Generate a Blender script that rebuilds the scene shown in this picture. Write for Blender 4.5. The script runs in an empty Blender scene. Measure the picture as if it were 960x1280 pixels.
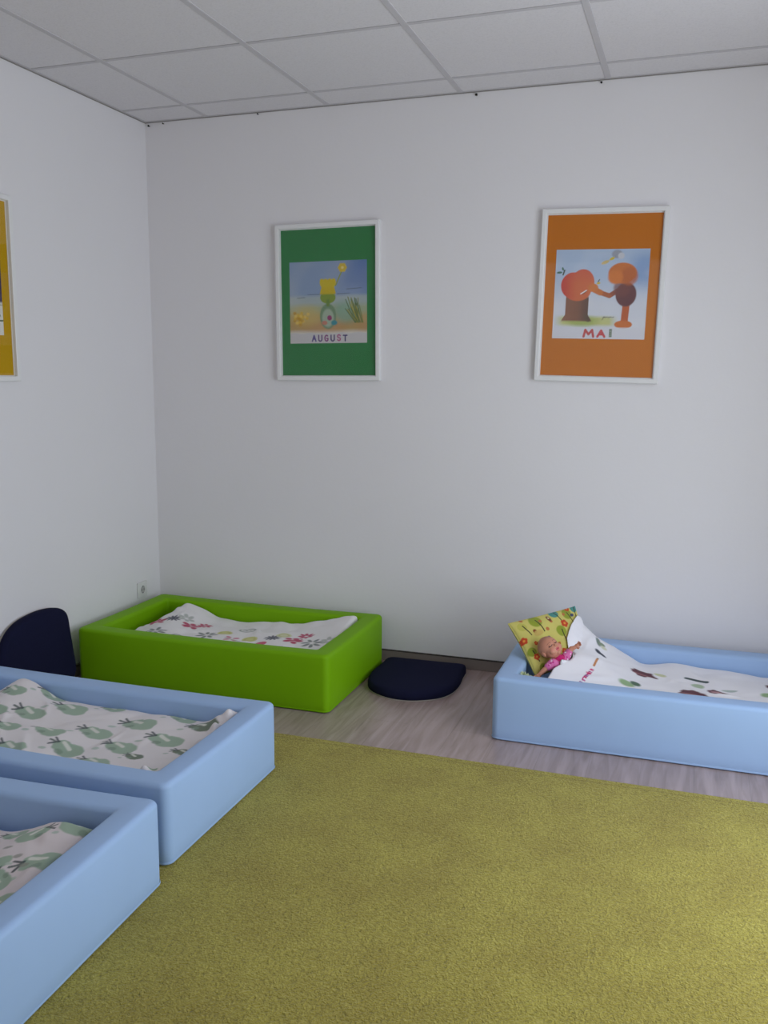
import bpy, bmesh, math, random
import numpy as np
from mathutils import Vector, Matrix

SC = bpy.context.scene
COL = SC.collection
rng = np.random.default_rng(7)

# ------------------------------------------------------------------ helpers
def lin(c):
    """sRGB 0-255 -> linear"""
    out = []
    for v in c:
        v = v / 255.0
        out.append(v / 12.92 if v <= 0.04045 else ((v + 0.055) / 1.055) ** 2.4)
    return tuple(out)

def link(name, me, mat=None, parent=None, loc=None):
    o = bpy.data.objects.new(name, me)
    COL.objects.link(o)
    if mat is not None:
        me.materials.append(mat)
    if parent is not None:
        o.parent = parent
    if loc is not None:
        o.location = loc
    return o

def smooth(me, on=True):
    me.polygons.foreach_set('use_smooth', [on] * len(me.polygons))
    me.update()

def mesh(name, verts, faces, sm=False):
    me = bpy.data.meshes.new(name)
    me.from_pydata([tuple(map(float, v)) for v in verts], [], [tuple(map(int, f)) for f in faces])
    me.update()
    if sm:
        smooth(me)
    return me

def from_bm(name, bm, sm=False):
    bmesh.ops.recalc_face_normals(bm, faces=bm.faces[:])
    me = bpy.data.meshes.new(name)
    bm.to_mesh(me)
    bm.free()
    if sm:
        smooth(me)
    return me

def tag(o, label=None, cat=None, group=None, kind=None):
    if label: o['label'] = label
    if cat: o['category'] = cat
    if group: o['group'] = group
    if kind: o['kind'] = kind
    return o

def empty(name, loc=(0, 0, 0), rot=(0, 0, 0)):
    o = bpy.data.objects.new(name, None)
    o.empty_display_size = 0.1
    COL.objects.link(o)
    o.location = loc
    o.rotation_euler = rot
    return o

def box(bm, x0, x1, y0, y1, z0, z1, bev=0.0, seg=2):
    r = bmesh.ops.create_cube(bm, size=1.0)
    vs = r['verts']
    for v in vs:
        v.co = Vector((x0 + (v.co.x + .5) * (x1 - x0), y0 + (v.co.y + .5) * (y1 - y0), z0 + (v.co.z + .5) * (z1 - z0)))
    if bev > 0:
        es = list({e for v in vs for e in v.link_edges})
        bmesh.ops.bevel(bm, geom=es, offset=bev, segments=seg, profile=0.5, affect='EDGES')

def set_col(me, rgb):
    """per-vertex linear colour attribute"""
    a = me.color_attributes.new('Col', 'FLOAT_COLOR', 'POINT')
    n = len(me.vertices)
    buf = np.ones((n, 4), dtype=np.float32)
    buf[:, :3] = rgb
    a.data.foreach_set('color', buf.ravel())

def s2l(a):
    a = np.asarray(a, dtype=float) / 255.0
    return np.where(a <= 0.04045, a / 12.92, ((a + 0.055) / 1.055) ** 2.4)

# ------------------------------------------------------------------ materials
def nodemat(name):
    m = bpy.data.materials.new(name)
    m.use_nodes = True
    nt = m.node_tree
    return m, nt, nt.nodes['Principled BSDF'], nt.nodes, nt.links

def plain(name, col, rough=0.6, spec=0.3, noise=0.04, nscale=30.0, bump=0.0, bscale=200.0, sheen=0.0, metallic=0.0):
    m, nt, b, N, L = nodemat(name)
    tc = N.new('ShaderNodeTexCoord')
    nz = N.new('ShaderNodeTexNoise'); nz.inputs['Scale'].default_value = nscale; nz.inputs['Detail'].default_value = 4
    L.new(tc.outputs['Object'], nz.inputs['Vector'])
    mx = N.new('ShaderNodeMix'); mx.data_type = 'RGBA'
    mx.inputs['A'].default_value = (*[c * (1 - noise) for c in col], 1)
    mx.inputs['B'].default_value = (*[min(1, c * (1 + noise)) for c in col], 1)
    L.new(nz.outputs['Fac'], mx.inputs['Factor'])
    L.new(mx.outputs['Result'], b.inputs['Base Color'])
    b.inputs['Roughness'].default_value = rough
    b.inputs['Specular IOR Level'].default_value = spec
    b.inputs['Metallic'].default_value = metallic
    if sheen:
        b.inputs['Sheen Weight'].default_value = sheen
        b.inputs['Sheen Roughness'].default_value = 0.5
    if bump:
        n2 = N.new('ShaderNodeTexNoise'); n2.inputs['Scale'].default_value = bscale; n2.inputs['Detail'].default_value = 3
        L.new(tc.outputs['Object'], n2.inputs['Vector'])
        bp = N.new('ShaderNodeBump'); bp.inputs['Strength'].default_value = bump; bp.inputs['Distance'].default_value = 0.002
        L.new(n2.outputs['Fac'], bp.inputs['Height'])
        L.new(bp.outputs['Normal'], b.inputs['Normal'])
    return m

def painted(name, rough=0.85, bump=0.15, bscale=900.0, spec=0.2, sheen=0.0):
    m, nt, b, N, L = nodemat(name)
    at = N.new('ShaderNodeAttribute'); at.attribute_name = 'Col'
    L.new(at.outputs['Color'], b.inputs['Base Color'])
    b.inputs['Roughness'].default_value = rough
    b.inputs['Specular IOR Level'].default_value = spec
    b.inputs['Sheen Weight'].default_value = sheen
    tc = N.new('ShaderNodeTexCoord')
    n2 = N.new('ShaderNodeTexNoise'); n2.inputs['Scale'].default_value = bscale
    L.new(tc.outputs['Object'], n2.inputs['Vector'])
    bp = N.new('ShaderNodeBump'); bp.inputs['Strength'].default_value = bump; bp.inputs['Distance'].default_value = 0.001
    L.new(n2.outputs['Fac'], bp.inputs['Height'])
    L.new(bp.outputs['Normal'], b.inputs['Normal'])
    return m

def glass_mat(name, refl=0.06):
    m = bpy.data.materials.new(name); m.use_nodes = True
    nt = m.node_tree; N = nt.nodes; L = nt.links
    N.clear()
    out = N.new('ShaderNodeOutputMaterial')
    tr = N.new('ShaderNodeBsdfTransparent')
    gl = N.new('ShaderNodeBsdfGlossy'); gl.inputs['Roughness'].default_value = 0.02
    fr = N.new('ShaderNodeLayerWeight'); fr.inputs['Blend'].default_value = 0.5
    pw = N.new('ShaderNodeMath'); pw.operation = 'POWER'; pw.inputs[1].default_value = 5.0
    L.new(fr.outputs['Facing'], pw.inputs[0])
    ad = N.new('ShaderNodeMath'); ad.operation = 'MULTIPLY_ADD'      # Schlick: grazing angles reflect more
    ad.inputs[1].default_value = 1.0 - refl; ad.inputs[2].default_value = refl
    mx = N.new('ShaderNodeMixShader')
    L.new(pw.outputs[0], ad.inputs[0]); L.new(ad.outputs[0], mx.inputs['Fac'])
    L.new(tr.outputs[0], mx.inputs[1]); L.new(gl.outputs[0], mx.inputs[2]); L.new(mx.outputs[0], out.inputs['Surface'])
    return m

def wall_mat():
    m, nt, b, N, L = nodemat('white_wall_paint')
    tc = N.new('ShaderNodeTexCoord')
    nz = N.new('ShaderNodeTexNoise'); nz.inputs['Scale'].default_value = 2.2; nz.inputs['Detail'].default_value = 5
    L.new(tc.outputs['Object'], nz.inputs['Vector'])
    mx = N.new('ShaderNodeMix'); mx.data_type = 'RGBA'
    mx.inputs['A'].default_value = (.790, .770, .782, 1); mx.inputs['B'].default_value = (.815, .796, .808, 1)
    L.new(nz.outputs['Fac'], mx.inputs['Factor']); L.new(mx.outputs['Result'], b.inputs['Base Color'])
    b.inputs['Roughness'].default_value = 0.9; b.inputs['Specular IOR Level'].default_value = 0.15
    n2 = N.new('ShaderNodeTexNoise'); n2.inputs['Scale'].default_value = 55; n2.inputs['Detail'].default_value = 6
    L.new(tc.outputs['Object'], n2.inputs['Vector'])
    bp = N.new('ShaderNodeBump'); bp.inputs['Strength'].default_value = 0.12; bp.inputs['Distance'].default_value = 0.004
    L.new(n2.outputs['Fac'], bp.inputs['Height']); L.new(bp.outputs['Normal'], b.inputs['Normal'])
    return m

def tile_mat():
    m, nt, b, N, L = nodemat('mineral_fibre_tile')
    tc = N.new('ShaderNodeTexCoord')
    nz = N.new('ShaderNodeTexNoise'); nz.inputs['Scale'].default_value = 160; nz.inputs['Detail'].default_value = 3
    L.new(tc.outputs['Object'], nz.inputs['Vector'])
    cr = N.new('ShaderNodeValToRGB')
    cr.color_ramp.elements[0].position = 0.3; cr.color_ramp.elements[0].color = (.695, .672, .692, 1)
    cr.color_ramp.elements[1].position = 0.55; cr.color_ramp.elements[1].color = (.745, .722, .742, 1)
    L.new(nz.outputs['Fac'], cr.inputs['Fac']); L.new(cr.outputs['Color'], b.inputs['Base Color'])
    b.inputs['Roughness'].default_value = 0.95; b.inputs['Specular IOR Level'].default_value = 0.1
    bp = N.new('ShaderNodeBump'); bp.inputs['Strength'].default_value = 0.25; bp.inputs['Distance'].default_value = 0.002
    L.new(nz.outputs['Fac'], bp.inputs['Height']); L.new(bp.outputs['Normal'], b.inputs['Normal'])
    return m

def floor_mat():
    m, nt, b, N, L = nodemat('grey_oak_vinyl_planks')
    tc = N.new('ShaderNodeTexCoord')
    mp = N.new('ShaderNodeMapping'); mp.inputs['Rotation'].default_value = (0, 0, math.pi / 2)
    L.new(tc.outputs['Object'], mp.inputs['Vector'])
    br = N.new('ShaderNodeTexBrick')
    br.inputs['Scale'].default_value = 1.0
    br.inputs['Brick Width'].default_value = 1.2; br.inputs['Row Height'].default_value = 0.18
    br.inputs['Mortar Size'].default_value = 0.0012; br.inputs['Mortar Smooth'].default_value = 0.3
    br.inputs['Color1'].default_value = (.42, .320, .296, 1); br.inputs['Color2'].default_value = (.385, .292, .270, 1)
    br.inputs['Mortar'].default_value = (.33, .255, .235, 1); br.offset = 0.37
    L.new(mp.outputs['Vector'], br.inputs['Vector'])
    ms = N.new('ShaderNodeMapping'); ms.inputs['Scale'].default_value = (14.0, 1.3, 1.0)
    L.new(tc.outputs['Object'], ms.inputs['Vector'])
    nz = N.new('ShaderNodeTexNoise'); nz.inputs['Scale'].default_value = 2.2; nz.inputs['Detail'].default_value = 7
    nz.inputs['Distortion'].default_value = 0.9
    L.new(ms.outputs['Vector'], nz.inputs['Vector'])
    cr = N.new('ShaderNodeValToRGB')
    cr.color_ramp.elements[0].position = 0.32; cr.color_ramp.elements[0].color = (.76, .74, .72, 1)
    cr.color_ramp.elements[1].position = 0.68; cr.color_ramp.elements[1].color = (1.14, 1.14, 1.16, 1)
    L.new(nz.outputs['Fac'], cr.inputs['Fac'])
    mx = N.new('ShaderNodeMix'); mx.data_type = 'RGBA'; mx.blend_type = 'MULTIPLY'; mx.inputs['Factor'].default_value = 1
    L.new(br.outputs['Color'], mx.inputs['A']); L.new(cr.outputs['Color'], mx.inputs['B'])
    L.new(mx.outputs['Result'], b.inputs['Base Color'])
    b.inputs['Roughness'].default_value = 0.27; b.inputs['Specular IOR Level'].default_value = 0.75
    bp = N.new('ShaderNodeBump'); bp.inputs['Strength'].default_value = 0.08; bp.inputs['Distance'].default_value = 0.001
    L.new(nz.outputs['Fac'], bp.inputs['Height']); L.new(bp.outputs['Normal'], b.inputs['Normal'])
    return m

def rug_mat():
    m, nt, b, N, L = nodemat('mustard_green_pile')
    tc = N.new('ShaderNodeTexCoord')
    n1 = N.new('ShaderNodeTexNoise'); n1.inputs['Scale'].default_value = 120; n1.inputs['Detail'].default_value = 5; n1.inputs['Roughness'].default_value = 0.7
    n2 = N.new('ShaderNodeTexNoise'); n2.inputs['Scale'].default_value = 5; n2.inputs['Detail'].default_value = 6
    vo = N.new('ShaderNodeTexVoronoi'); vo.inputs['Scale'].default_value = 170
    n3 = N.new('ShaderNodeTexNoise'); n3.inputs['Scale'].default_value = 60; n3.inputs['Detail'].default_value = 2
    # jitter the voronoi so that the loops do not look regular
    L.new(tc.outputs['Object'], n1.inputs['Vector']); L.new(tc.outputs['Object'], n2.inputs['Vector']); L.new(tc.outputs['Object'], n3.inputs['Vector'])
    va = N.new('ShaderNodeVectorMath'); va.operation = 'MULTIPLY_ADD'
    va.inputs[1].default_value = (.02, .02, .02)
    L.new(n3.outputs['Color'], va.inputs[0]); L.new(tc.outputs['Object'], va.inputs[2]); L.new(va.outputs[0], vo.inputs['Vector'])
    c1 = N.new('ShaderNodeValToRGB')
    e = c1.color_ramp.elements
    e[0].position = .30; e[0].color = (.19, .160, .016, 1)
    e[1].position = .72; e[1].color = (.57, .490, .120, 1)
    k = e.new(.46); k.color = (.372, .308, .040, 1)
    k = e.new(.58); k.color = (.425, .355, .054, 1)
    L.new(n1.outputs['Fac'], c1.inputs['Fac'])
    c2 = N.new('ShaderNodeValToRGB')
    c2.color_ramp.elements[0].position = .3; c2.color_ramp.elements[0].color = (.88, .85, .80, 1)
    c2.color_ramp.elements[1].position = .7; c2.color_ramp.elements[1].color = (1.08, 1.10, 1.15, 1)
    L.new(n2.outputs['Fac'], c2.inputs['Fac'])
    mx = N.new('ShaderNodeMix'); mx.data_type = 'RGBA'; mx.blend_type = 'MULTIPLY'; mx.inputs['Factor'].default_value = 1
    L.new(c1.outputs['Color'], mx.inputs['A']); L.new(c2.outputs['Color'], mx.inputs['B'])
    # whipped edge: a slightly lighter band along the back edge (object y is 0 at that edge)
    sx = N.new('ShaderNodeSeparateXYZ'); L.new(tc.outputs['Object'], sx.inputs[0])
    lt = N.new('ShaderNodeMath'); lt.operation = 'COMPARE'; lt.inputs[1].default_value = -0.034; lt.inputs[2].default_value = 0.0035
    L.new(sx.outputs['Y'], lt.inputs[0])
    m2 = N.new('ShaderNodeMix'); m2.data_type = 'RGBA'; m2.blend_type = 'MULTIPLY'
    m2.inputs['B'].default_value = (.80, .78, .7, 1)
    L.new(lt.outputs[0], m2.inputs['Factor']); L.new(mx.outputs['Result'], m2.inputs['A'])
    L.new(m2.outputs['Result'], b.inputs['Base Color'])
    b.inputs['Roughness'].default_value = 1.0; b.inputs['Specular IOR Level'].default_value = 0.05
    b.inputs['Sheen Weight'].default_value = 0.2; b.inputs['Sheen Roughness'].default_value = 0.6
    b.inputs['Sheen Tint'].default_value = (.95, .95, .9, 1)
    ad = N.new('ShaderNodeMath'); ad.operation = 'ADD'
    L.new(n1.outputs['Fac'], ad.inputs[0]); 
    ml = N.new('ShaderNodeMath'); ml.operation = 'MULTIPLY'; ml.inputs[1].default_value = -0.6
    L.new(vo.outputs['Distance'], ml.inputs[0]); L.new(ml.outputs[0], ad.inputs[1])
    bp = N.new('ShaderNodeBump'); bp.inputs['Strength'].default_value = 0.9; bp.inputs['Distance'].default_value = 0.006
    L.new(ad.outputs[0], bp.inputs['Height']); L.new(bp.outputs['Normal'], b.inputs['Normal'])
    return m

M = {}
M['wall'] = wall_mat()
M['tile'] = tile_mat()
M['floor'] = floor_mat()
M['rug'] = rug_mat()
M['tbar'] = plain('ceiling_grid_white', (.575, .555, .575), .6, .2)
M['gap'] = plain('shadow_gap_grey', (.30, .285, .27), .8, .1)
M['base'] = plain('taupe_baseboard', (.245, .205, .185), .45, .4, .08, 12)
M['basetop'] = plain('dark_top_line', (.05, .04, .035), .6, .2)
M['blue'] = plain('pale_blue_vinyl', (.370, .532, .800), .50, .25, .02, 8, .06, 700)
M['green'] = plain('lime_green_vinyl', (.190, .430, .0012), .55, .16, .02, 8, .06, 700)
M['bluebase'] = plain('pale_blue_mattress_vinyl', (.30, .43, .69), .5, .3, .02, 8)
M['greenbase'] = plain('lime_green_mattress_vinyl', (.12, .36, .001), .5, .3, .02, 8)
M['navy'] = plain('navy_cushion_fabric', (.0110, .0120, .036), .9, .08, .15, 160, .3, 900)
M['backing'] = plain('grey_beige_cushion_backing', (.42, .38, .33), .7, .2)
M['frame'] = plain('white_frame_lacquer', (.80, .795, .79), .4, .4)
M['cardgreen'] = plain('green_mount_card', (.020, .205, .050), .7, .2, .03, 5)
M['cardorange'] = plain('orange_mount_card', (.56, .165, .006), .7, .2, .03, 5)
M['cardyellow'] = plain('yellow_mount_card', (.56, .325, .002), .7, .2, .03, 5)
M['paper'] = painted('printed_paper', .8, .02)
M['glass'] = glass_mat('picture_glass', .028)
M['cotton'] = painted('printed_cotton', .9, .25, 1400, .15, .1)
M['plastic'] = plain('white_socket_plastic', (.72, .71, .70), .35, .45)
M['darkhole'] = plain('dark_recess', (.02, .02, .02), .6, .2)
M['screw'] = plain('dark_steel', (.02, .018, .016), .5, .4, metallic=.4)
M['skin'] = painted('doll_vinyl_skin', .45, .02, 900, .4)
M['alu'] = plain('white_window_profile', (.8, .8, .8), .4, .4)

# ------------------------------------------------------------------ camera
cam = bpy.data.cameras.new('camera')
cam.sensor_fit = 'HORIZONTAL'; cam.sensor_width = 36.0
cam.lens = 1136.55 / 960 * 36.0
cam.clip_start = 0.05
co = bpy.data.objects.new('camera', cam); COL.objects.link(co)
yaw, pitch, roll = -.3271, -.1521, .0058
cy_, sy_, cp_, sp_ = math.cos(yaw), math.sin(yaw), math.cos(pitch), math.sin(pitch)
Fv = Vector((sy_ * cp_, cy_ * cp_, sp_)); Rv = Vector((cy_, -sy_, 0)); Uv = Rv.cross(Fv)
R2 = Rv * math.cos(roll) + Uv * math.sin(roll); U2 = -Rv * math.sin(roll) + Uv * math.cos(roll)
mw = Matrix.Identity(4)
for i in range(3):
    mw[i][0] = R2[i]; mw[i][1] = U2[i]; mw[i][2] = -Fv[i]
mw[0][3], mw[1][3], mw[2][3] = 2.6333, -4.0736, 1.3895
co.matrix_world = mw
SC.camera = co

# ------------------------------------------------------------------ room shell
W, Dp, H = 3.52, 5.6, 2.595
T = .12
def struct(name, bm, mat, parent=None, sm=False):
    o = link(name, from_bm(name, bm, sm), mat, parent)
    if parent is None: o['kind'] = 'structure'
    return o
def sbox(name, mat, *a, bev=0.0, parent=None):
    bm = bmesh.new(); box(bm, *a, bev=bev); return struct(name, bm, mat, parent)

sbox('floor', M['floor'], -T, W + T, -Dp - T, T, -.10, 0)
sbox('wall_back', M['wall'], -T, W + T, 0, T, 0, H + .2)
sbox('wall_left', M['wall'], -T, 0, -Dp, 0, 0, H + .2)
# right wall with a wide window opening
wy0, wy1, wz0, wz1 = -2.70, -1.00, .10, 2.20
bm = bmesh.new()
box(bm, W, W + T, -Dp, 0, 0, wz0); box(bm, W, W + T, -Dp, 0, wz1, H + .2)
box(bm, W, W + T, -Dp, wy0, wz0, wz1); box(bm, W, W + T, wy1, 0, wz0, wz1)
struct('wall_right', bm, M['wall'])
sbox('wall_front', M['wall'], -T, W + T, -Dp - T, -Dp, 0, H + .2)
# window frame with mullion and glass in the right wall
wf = empty('window_1', (W + .05, (wy0 + wy1) / 2, (wz0 + wz1) / 2)); wf['kind'] = 'structure'
bm = bmesh.new(); hw, hh = (wy1 - wy0) / 2, (wz1 - wz0) / 2
box(bm, -.03, .03, -hw, hw, -hh, -hh + .06); box(bm, -.03, .03, -hw, hw, hh - .06, hh)
box(bm, -.03, .03, -hw, -hw + .06, -hh, hh); box(bm, -.03, .03, hw - .06, hw, -hh, hh); box(bm, -.03, .03, -.04, .04, -hh, hh)
link('window_frame', from_bm('window_frame', bm), M['alu'], wf)
bm = bmesh.new(); box(bm, -.004, .004, -hw + .05, hw - .05, -hh + .05, hh - .05)
link('pane', from_bm('pane', bm), M['glass'], wf)

# suspended ceiling: tiles sitting above an exposed grid
gx = [.346 + .625 * k for k in range(-1, 8)]
gy = [-.202 - .625 * k for k in range(-1, 10)]
bm = bmesh.new()
box(bm, -T, W + T, -Dp - T, T, H + .012, H + .05)
for i in range(len(gx) - 1):
    for j in range(len(gy) - 1):
        x0, x1 = max(gx[i] + .012, .0), min(gx[i + 1] - .012, W); y1, y0 = min(gy[j] - .012, 0), max(gy[j + 1] + .012, -Dp)
        if x1 - x0 > .02 and y1 - y0 > .02:
            box(bm, x0, x1, y0, y1, H + .002, H + .02)
struct('ceiling', bm, M['tile'])
n = 1
for x in gx:
    if 0 < x < W:
        sbox('trim_%d' % n, M['tbar'], x - .0125, x + .0125, -Dp, -.016, H - .001, H + .010, bev=.0012); n += 1
for y in gy:
    if -Dp < y < 0:
        sbox('trim_%d' % n, M['tbar'], .016, W - .016, y - .0095, y + .0095, H + .0002, H + .0095); n += 1
# perimeter angles with thin dark strips standing in for the shadow gap below
for nm, a in (('b', (.0, W, -.016, 0)), ('l', (0, .016, -Dp, -.016)), ('r', (W - .016, W, -Dp, -.016))):
    sbox('trim_%d' % n, M['tbar'], *a, H + .0003, H + .012); n += 1
bm = bmesh.new(); box(bm, .0, W, -.0035, 0, H - .0035, H + .0003)
struct('trim_%d' % n, bm, M['gap']); n += 1
bm = bmesh.new(); box(bm, 0, .0035, -Dp, -.0035, H - .0035, H + .0003)
struct('trim_%d' % n, bm, M['gap']); n += 1

# baseboards
bb = sbox('baseboard_back', M['base'], 0.012, W, -.012, 0, 0, .050, bev=.002)
sbox('top_line', M['basetop'], 0.012, W, -.0135, -.0002, .0502, .0535, parent=bb)  # narrow dark strip along the top edge, at the gap line
bl = sbox('baseboard_left', M['base'], 0, .012, -Dp, 0, 0, .050, bev=.002)
sbox('top_line', M['basetop'], .0002, .0135, -Dp, -.0135, .0502, .0535, parent=bl)

# ------------------------------------------------------------------ rug
bm = bmesh.new()
box(bm, -.85, 2.9, -3.6, 0, 0, .011, bev=.004, seg=2)
rug = link('rug', from_bm('rug', bm), M['rug'], loc=(1.1, -1.036, .0005))
tag(rug, 'large mustard green pile rug covering the floor in front of the beds', 'rug')

# ------------------------------------------------------------------ foam beds
def ring_pts(hx, hy, r, seg=8, per=14):
    """rounded rectangle, centred at the origin, with points along the straight sides too"""
    pts = []
    cs = [(hx - r, hy - r, 0), (-(hx - r), hy - r, 90), (-(hx - r), -(hy - r), 180), (hx - r, -(hy - r), 270)]
    for k, (cx, cy, a0) in enumerate(cs):
        arc = [(cx + r * math.cos(math.radians(a0 + 90 * i / seg)), cy + r * math.sin(math.radians(a0 + 90 * i / seg))) for i in range(seg + 1)]
        pts += arc
        nx = cs[(k + 1) % 4]
        a1 = math.radians(nx[2])
        e = (nx[0] + r * math.cos(a1), nx[1] + r * math.sin(a1)); s = arc[-1]
        for i in range(1, per):
            t = i / per
            pts.append((s[0] + (e[0] - s[0]) * t, s[1] + (e[1] - s[1]) * t))
    return np.array(pts)

def rim_mesh(LX, LY, HZ, corners=None, wall=.088, seed=0):
    hx, hy = LX / 2, LY / 2
    prof = []
    prof.append((.010, 0.0)); prof.append((.003, .004)); prof.append((.0, .012))
    for z in (.05, .1, .15, .19): prof.append((.0, z))
    R = .017
    for i in range(0, 7):
        a = math.radians(90 * i / 6); prof.append((R - R * math.cos(a), HZ - R + R * math.sin(a)))
    prof.append((wall * .5, HZ + .0015))
    for i in range(0, 7):
        a = math.radians(90 * i / 6); prof.append((wall - .018 + .018 * math.sin(a), HZ - .018 + .018 * math.cos(a)))
    for z in (.15, .11, .06, .0): prof.append((wall, z))
    V = []; rows = []
    for d, z in prof:
        r = max(.027 - d * .5, .012)
        p = ring_pts(hx - d, hy - d, r)
        # soft foam: the sides belly out a little at mid height and sag along the top
        q = np.zeros((len(p), 3)); q[:, :2] = p; q[:, 2] = z
        tx, ty = p[:, 0] / hx, p[:, 1] / hy
        k = z / HZ
        bulge = .006 * math.sin(math.pi * min(1, k))
        q[:, 0] += np.sign(tx) * bulge * np.clip(1 - ty ** 2, 0, 1) * (abs(tx) > .8)
        q[:, 1] += np.sign(ty) * bulge * np.clip(1 - tx ** 2, 0, 1) * (abs(ty) > .8)
        q[:, 2] -= k ** 3 * .005 * (np.clip(1 - tx ** 2, 0, 1) + np.clip(1 - ty ** 2, 0, 1) * .7)
        # tiny lean of the fabric at the upper corners
        rows.append(len(V)); V += q.tolist()
    nP = len(p)
    F = []
    for i in range(len(prof) - 1):
        for j in range(nP):
            F.append((rows[i] + j, rows[i] + (j + 1) % nP, rows[i + 1] + (j + 1) % nP, rows[i + 1] + j))
    for j in range(nP):   # underside
        F.append((rows[-1] + j, rows[-1] + (j + 1) % nP, rows[0] + (j + 1) % nP, rows[0] + j))
    V = np.array(V)
    if corners is not None:   # free quadrilateral plan: BL, BR, FR, FL in local coordinates
        s, t = V[:, 0] / LX + .5, V[:, 1] / LY + .5
        BL, BR, FR, FL = [np.array(c) for c in corners]
        XY = (FL[None] * ((1 - s) * (1 - t))[:, None] + FR[None] * (s * (1 - t))[:, None] + BL[None] * ((1 - s) * t)[:, None] + BR[None] * (s * t)[:, None])
        V[:, :2] = XY
    return mesh('foam_rim', V, F, True)

BEDH = .2485
def foam_bed(cx, cy, LX, LY, mat, bmat, z0, label, rotz=0.0, base_top=.105):
    root = empty('toddler_bed', (cx, cy, z0), (0, 0, rotz))
    tag(root, label, 'bed', 'soft foam toddler beds')
    rim = link('foam_rim', rim_mesh(LX, LY, BEDH - z0 * .3), mat, root)
    bm = bmesh.new()
    hx, hy = LX / 2 - .0885, LY / 2 - .0885
    box(bm, -hx, hx, -hy, hy, .0, base_top, bev=.012, seg=3)
    link('mattress', from_bm('mattress', bm, True), bmat, root)
    # stitched seam round the foot of the cover
    bm = bmesh.new()
    for p, q in (((-1, -1), (1, -1)), ((1, -1), (1, 1)), ((1, 1), (-1, 1)), ((-1, 1), (-1, -1))): pass
    bm.free()
    p = ring_pts(LX / 2 + .0012, LY / 2 + .0012, .027)
    V, F = [], []
    nP = len(p)
    for dz, s in ((.006, 1.0), (.0095, 1.0015), (.013, 1.0)):
        V += [(a * s, b * s, dz) for a, b in p]
    for i in range(2):
        for j in range(nP):
            F.append((i * nP + j, i * nP + (j + 1) % nP, (i + 1) * nP + (j + 1) % nP, (i + 1) * nP + j))
    link('seam', mesh('seam', V, F, True), mat, root)
    return root

RUGZ = .0118
foam_bed(.665, -.420, 1.22, .70, M['green'], M['greenbase'], .0, 'lime green foam toddler bed in the corner under the green picture')
foam_bed(.697, -1.672, 1.22, .70, M['blue'], M['bluebase'], RUGZ, 'pale blue foam toddler bed at left, directly in front of the green bed')
foam_bed(.735, -2.462, 1.22, .70, M['blue'], M['bluebase'], RUGZ, 'nearest pale blue foam toddler bed, cut off by the lower left edge of the photo', rotz=.035)
foam_bed(2.570, -.447, 1.22, .70, M['blue'], M['bluebase'], .0, 'pale blue foam toddler bed on the wood floor at right with a doll in it')

# ------------------------------------------------------------------ bedding
def tps(pts):
    P = np.array([p[:2] for p in pts]); Z = np.array([p[2] for p in pts]); n = len(P)
    def K(A):
        r2 = ((A[:, None] - P[None]) ** 2).sum(-1) + 1e-9
        return r2 * np.log(r2) / 2
    A = np.zeros((n + 3, n + 3)); A[:n, :n] = K(P) + 1e-4 * np.eye(n); A[:n, n] = 1; A[:n, n + 1:] = P
    A[n, :n] = 1; A[n + 1:, :n] = P.T
    w = np.linalg.solve(A, np.r_[Z, 0, 0, 0])
    def f(x, y):
        q = np.c_[np.ravel(x), np.ravel(y)]
        out = []
        for c in np.array_split(q, max(1, len(q) // 20000)):
            out.append(K(c) @ w[:n] + w[n] + c @ w[n + 1:])
        return np.concatenate(out).reshape(np.shape(x))
    return f

def wrinkle(x, y, seed, amp=.0035):
    r = np.random.default_rng(seed)
    # warped directional ripples
    wx = x + .02 * np.sin(9 * y + r.uniform(0, 6)) + .012 * np.sin(23 * x + 15 * y + r.uniform(0, 6))
    wy = y + .02 * np.sin(11 * x + r.uniform(0, 6)) + .012 * np.sin(19 * y - 21 * x + r.uniform(0, 6))
    z = np.zeros_like(x)
    for k in range(16):
        a = r.uniform(0, math.pi); f = 2 * math.pi / r.uniform(.05, .26)
        z += np.sin(f * (wx * math.cos(a) + wy * math.sin(a)) + r.uniform(0, 6.3)) / (f / 40)
    z /= 5.0
    # some sharper creases
    for k in range(9):
        a = r.uniform(0, math.pi); x0 = r.uniform(x.min(), x.max()); y0 = r.uniform(y.min(), y.max())
        d = (wx - x0) * math.sin(a) - (wy - y0) * math.cos(a); l = (wx - x0) * math.cos(a) + (wy - y0) * math.sin(a)
        z += r.uniform(.5, 1.6) * np.exp(-(d / .013) ** 2) * np.exp(-(l / r.uniform(.05, .14)) ** 2)
    return amp * z

def blob(x, y, cx, cy, rx, ry, rot=0.0, soft=.12, rough=0.0):
    c, s = math.cos(rot), math.sin(rot)
    u = ((x - cx) * c + (y - cy) * s) / rx; v = (-(x - cx) * s + (y - cy) * c) / ry
    d = np.sqrt(u * u + v * v)
    if rough:
        th = np.arctan2(v, u); ph = cx * 91.0 + cy * 57.0
        d = d * (1 + rough * (np.sin(3 * th + ph) + .8 * np.sin(5 * th + 2 * ph) + .6 * np.sin(9 * th + 3 * ph)))
    return np.clip((1 - d) / soft + .5, 0, 1)

def stroke(x, y, ax, ay, bx, by, w, soft=.4):
    dx, dy = bx - ax, by - ay
    l2 = dx * dx + dy * dy + 1e-12
    t = np.clip(((x - ax) * dx + (y - ay) * dy) / l2, 0, 1)
    d = np.hypot(x - ax - t * dx, y - ay - t * dy)
    return np.clip((w - d) / (w * soft) + .5, 0, 1)

def put(rgb, mask, col, a=1.0):
    m = (np.clip(mask, 0, 1) * a)[..., None]
    rgb[...] = rgb * (1 - m) + s2l(col) * m

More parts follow.
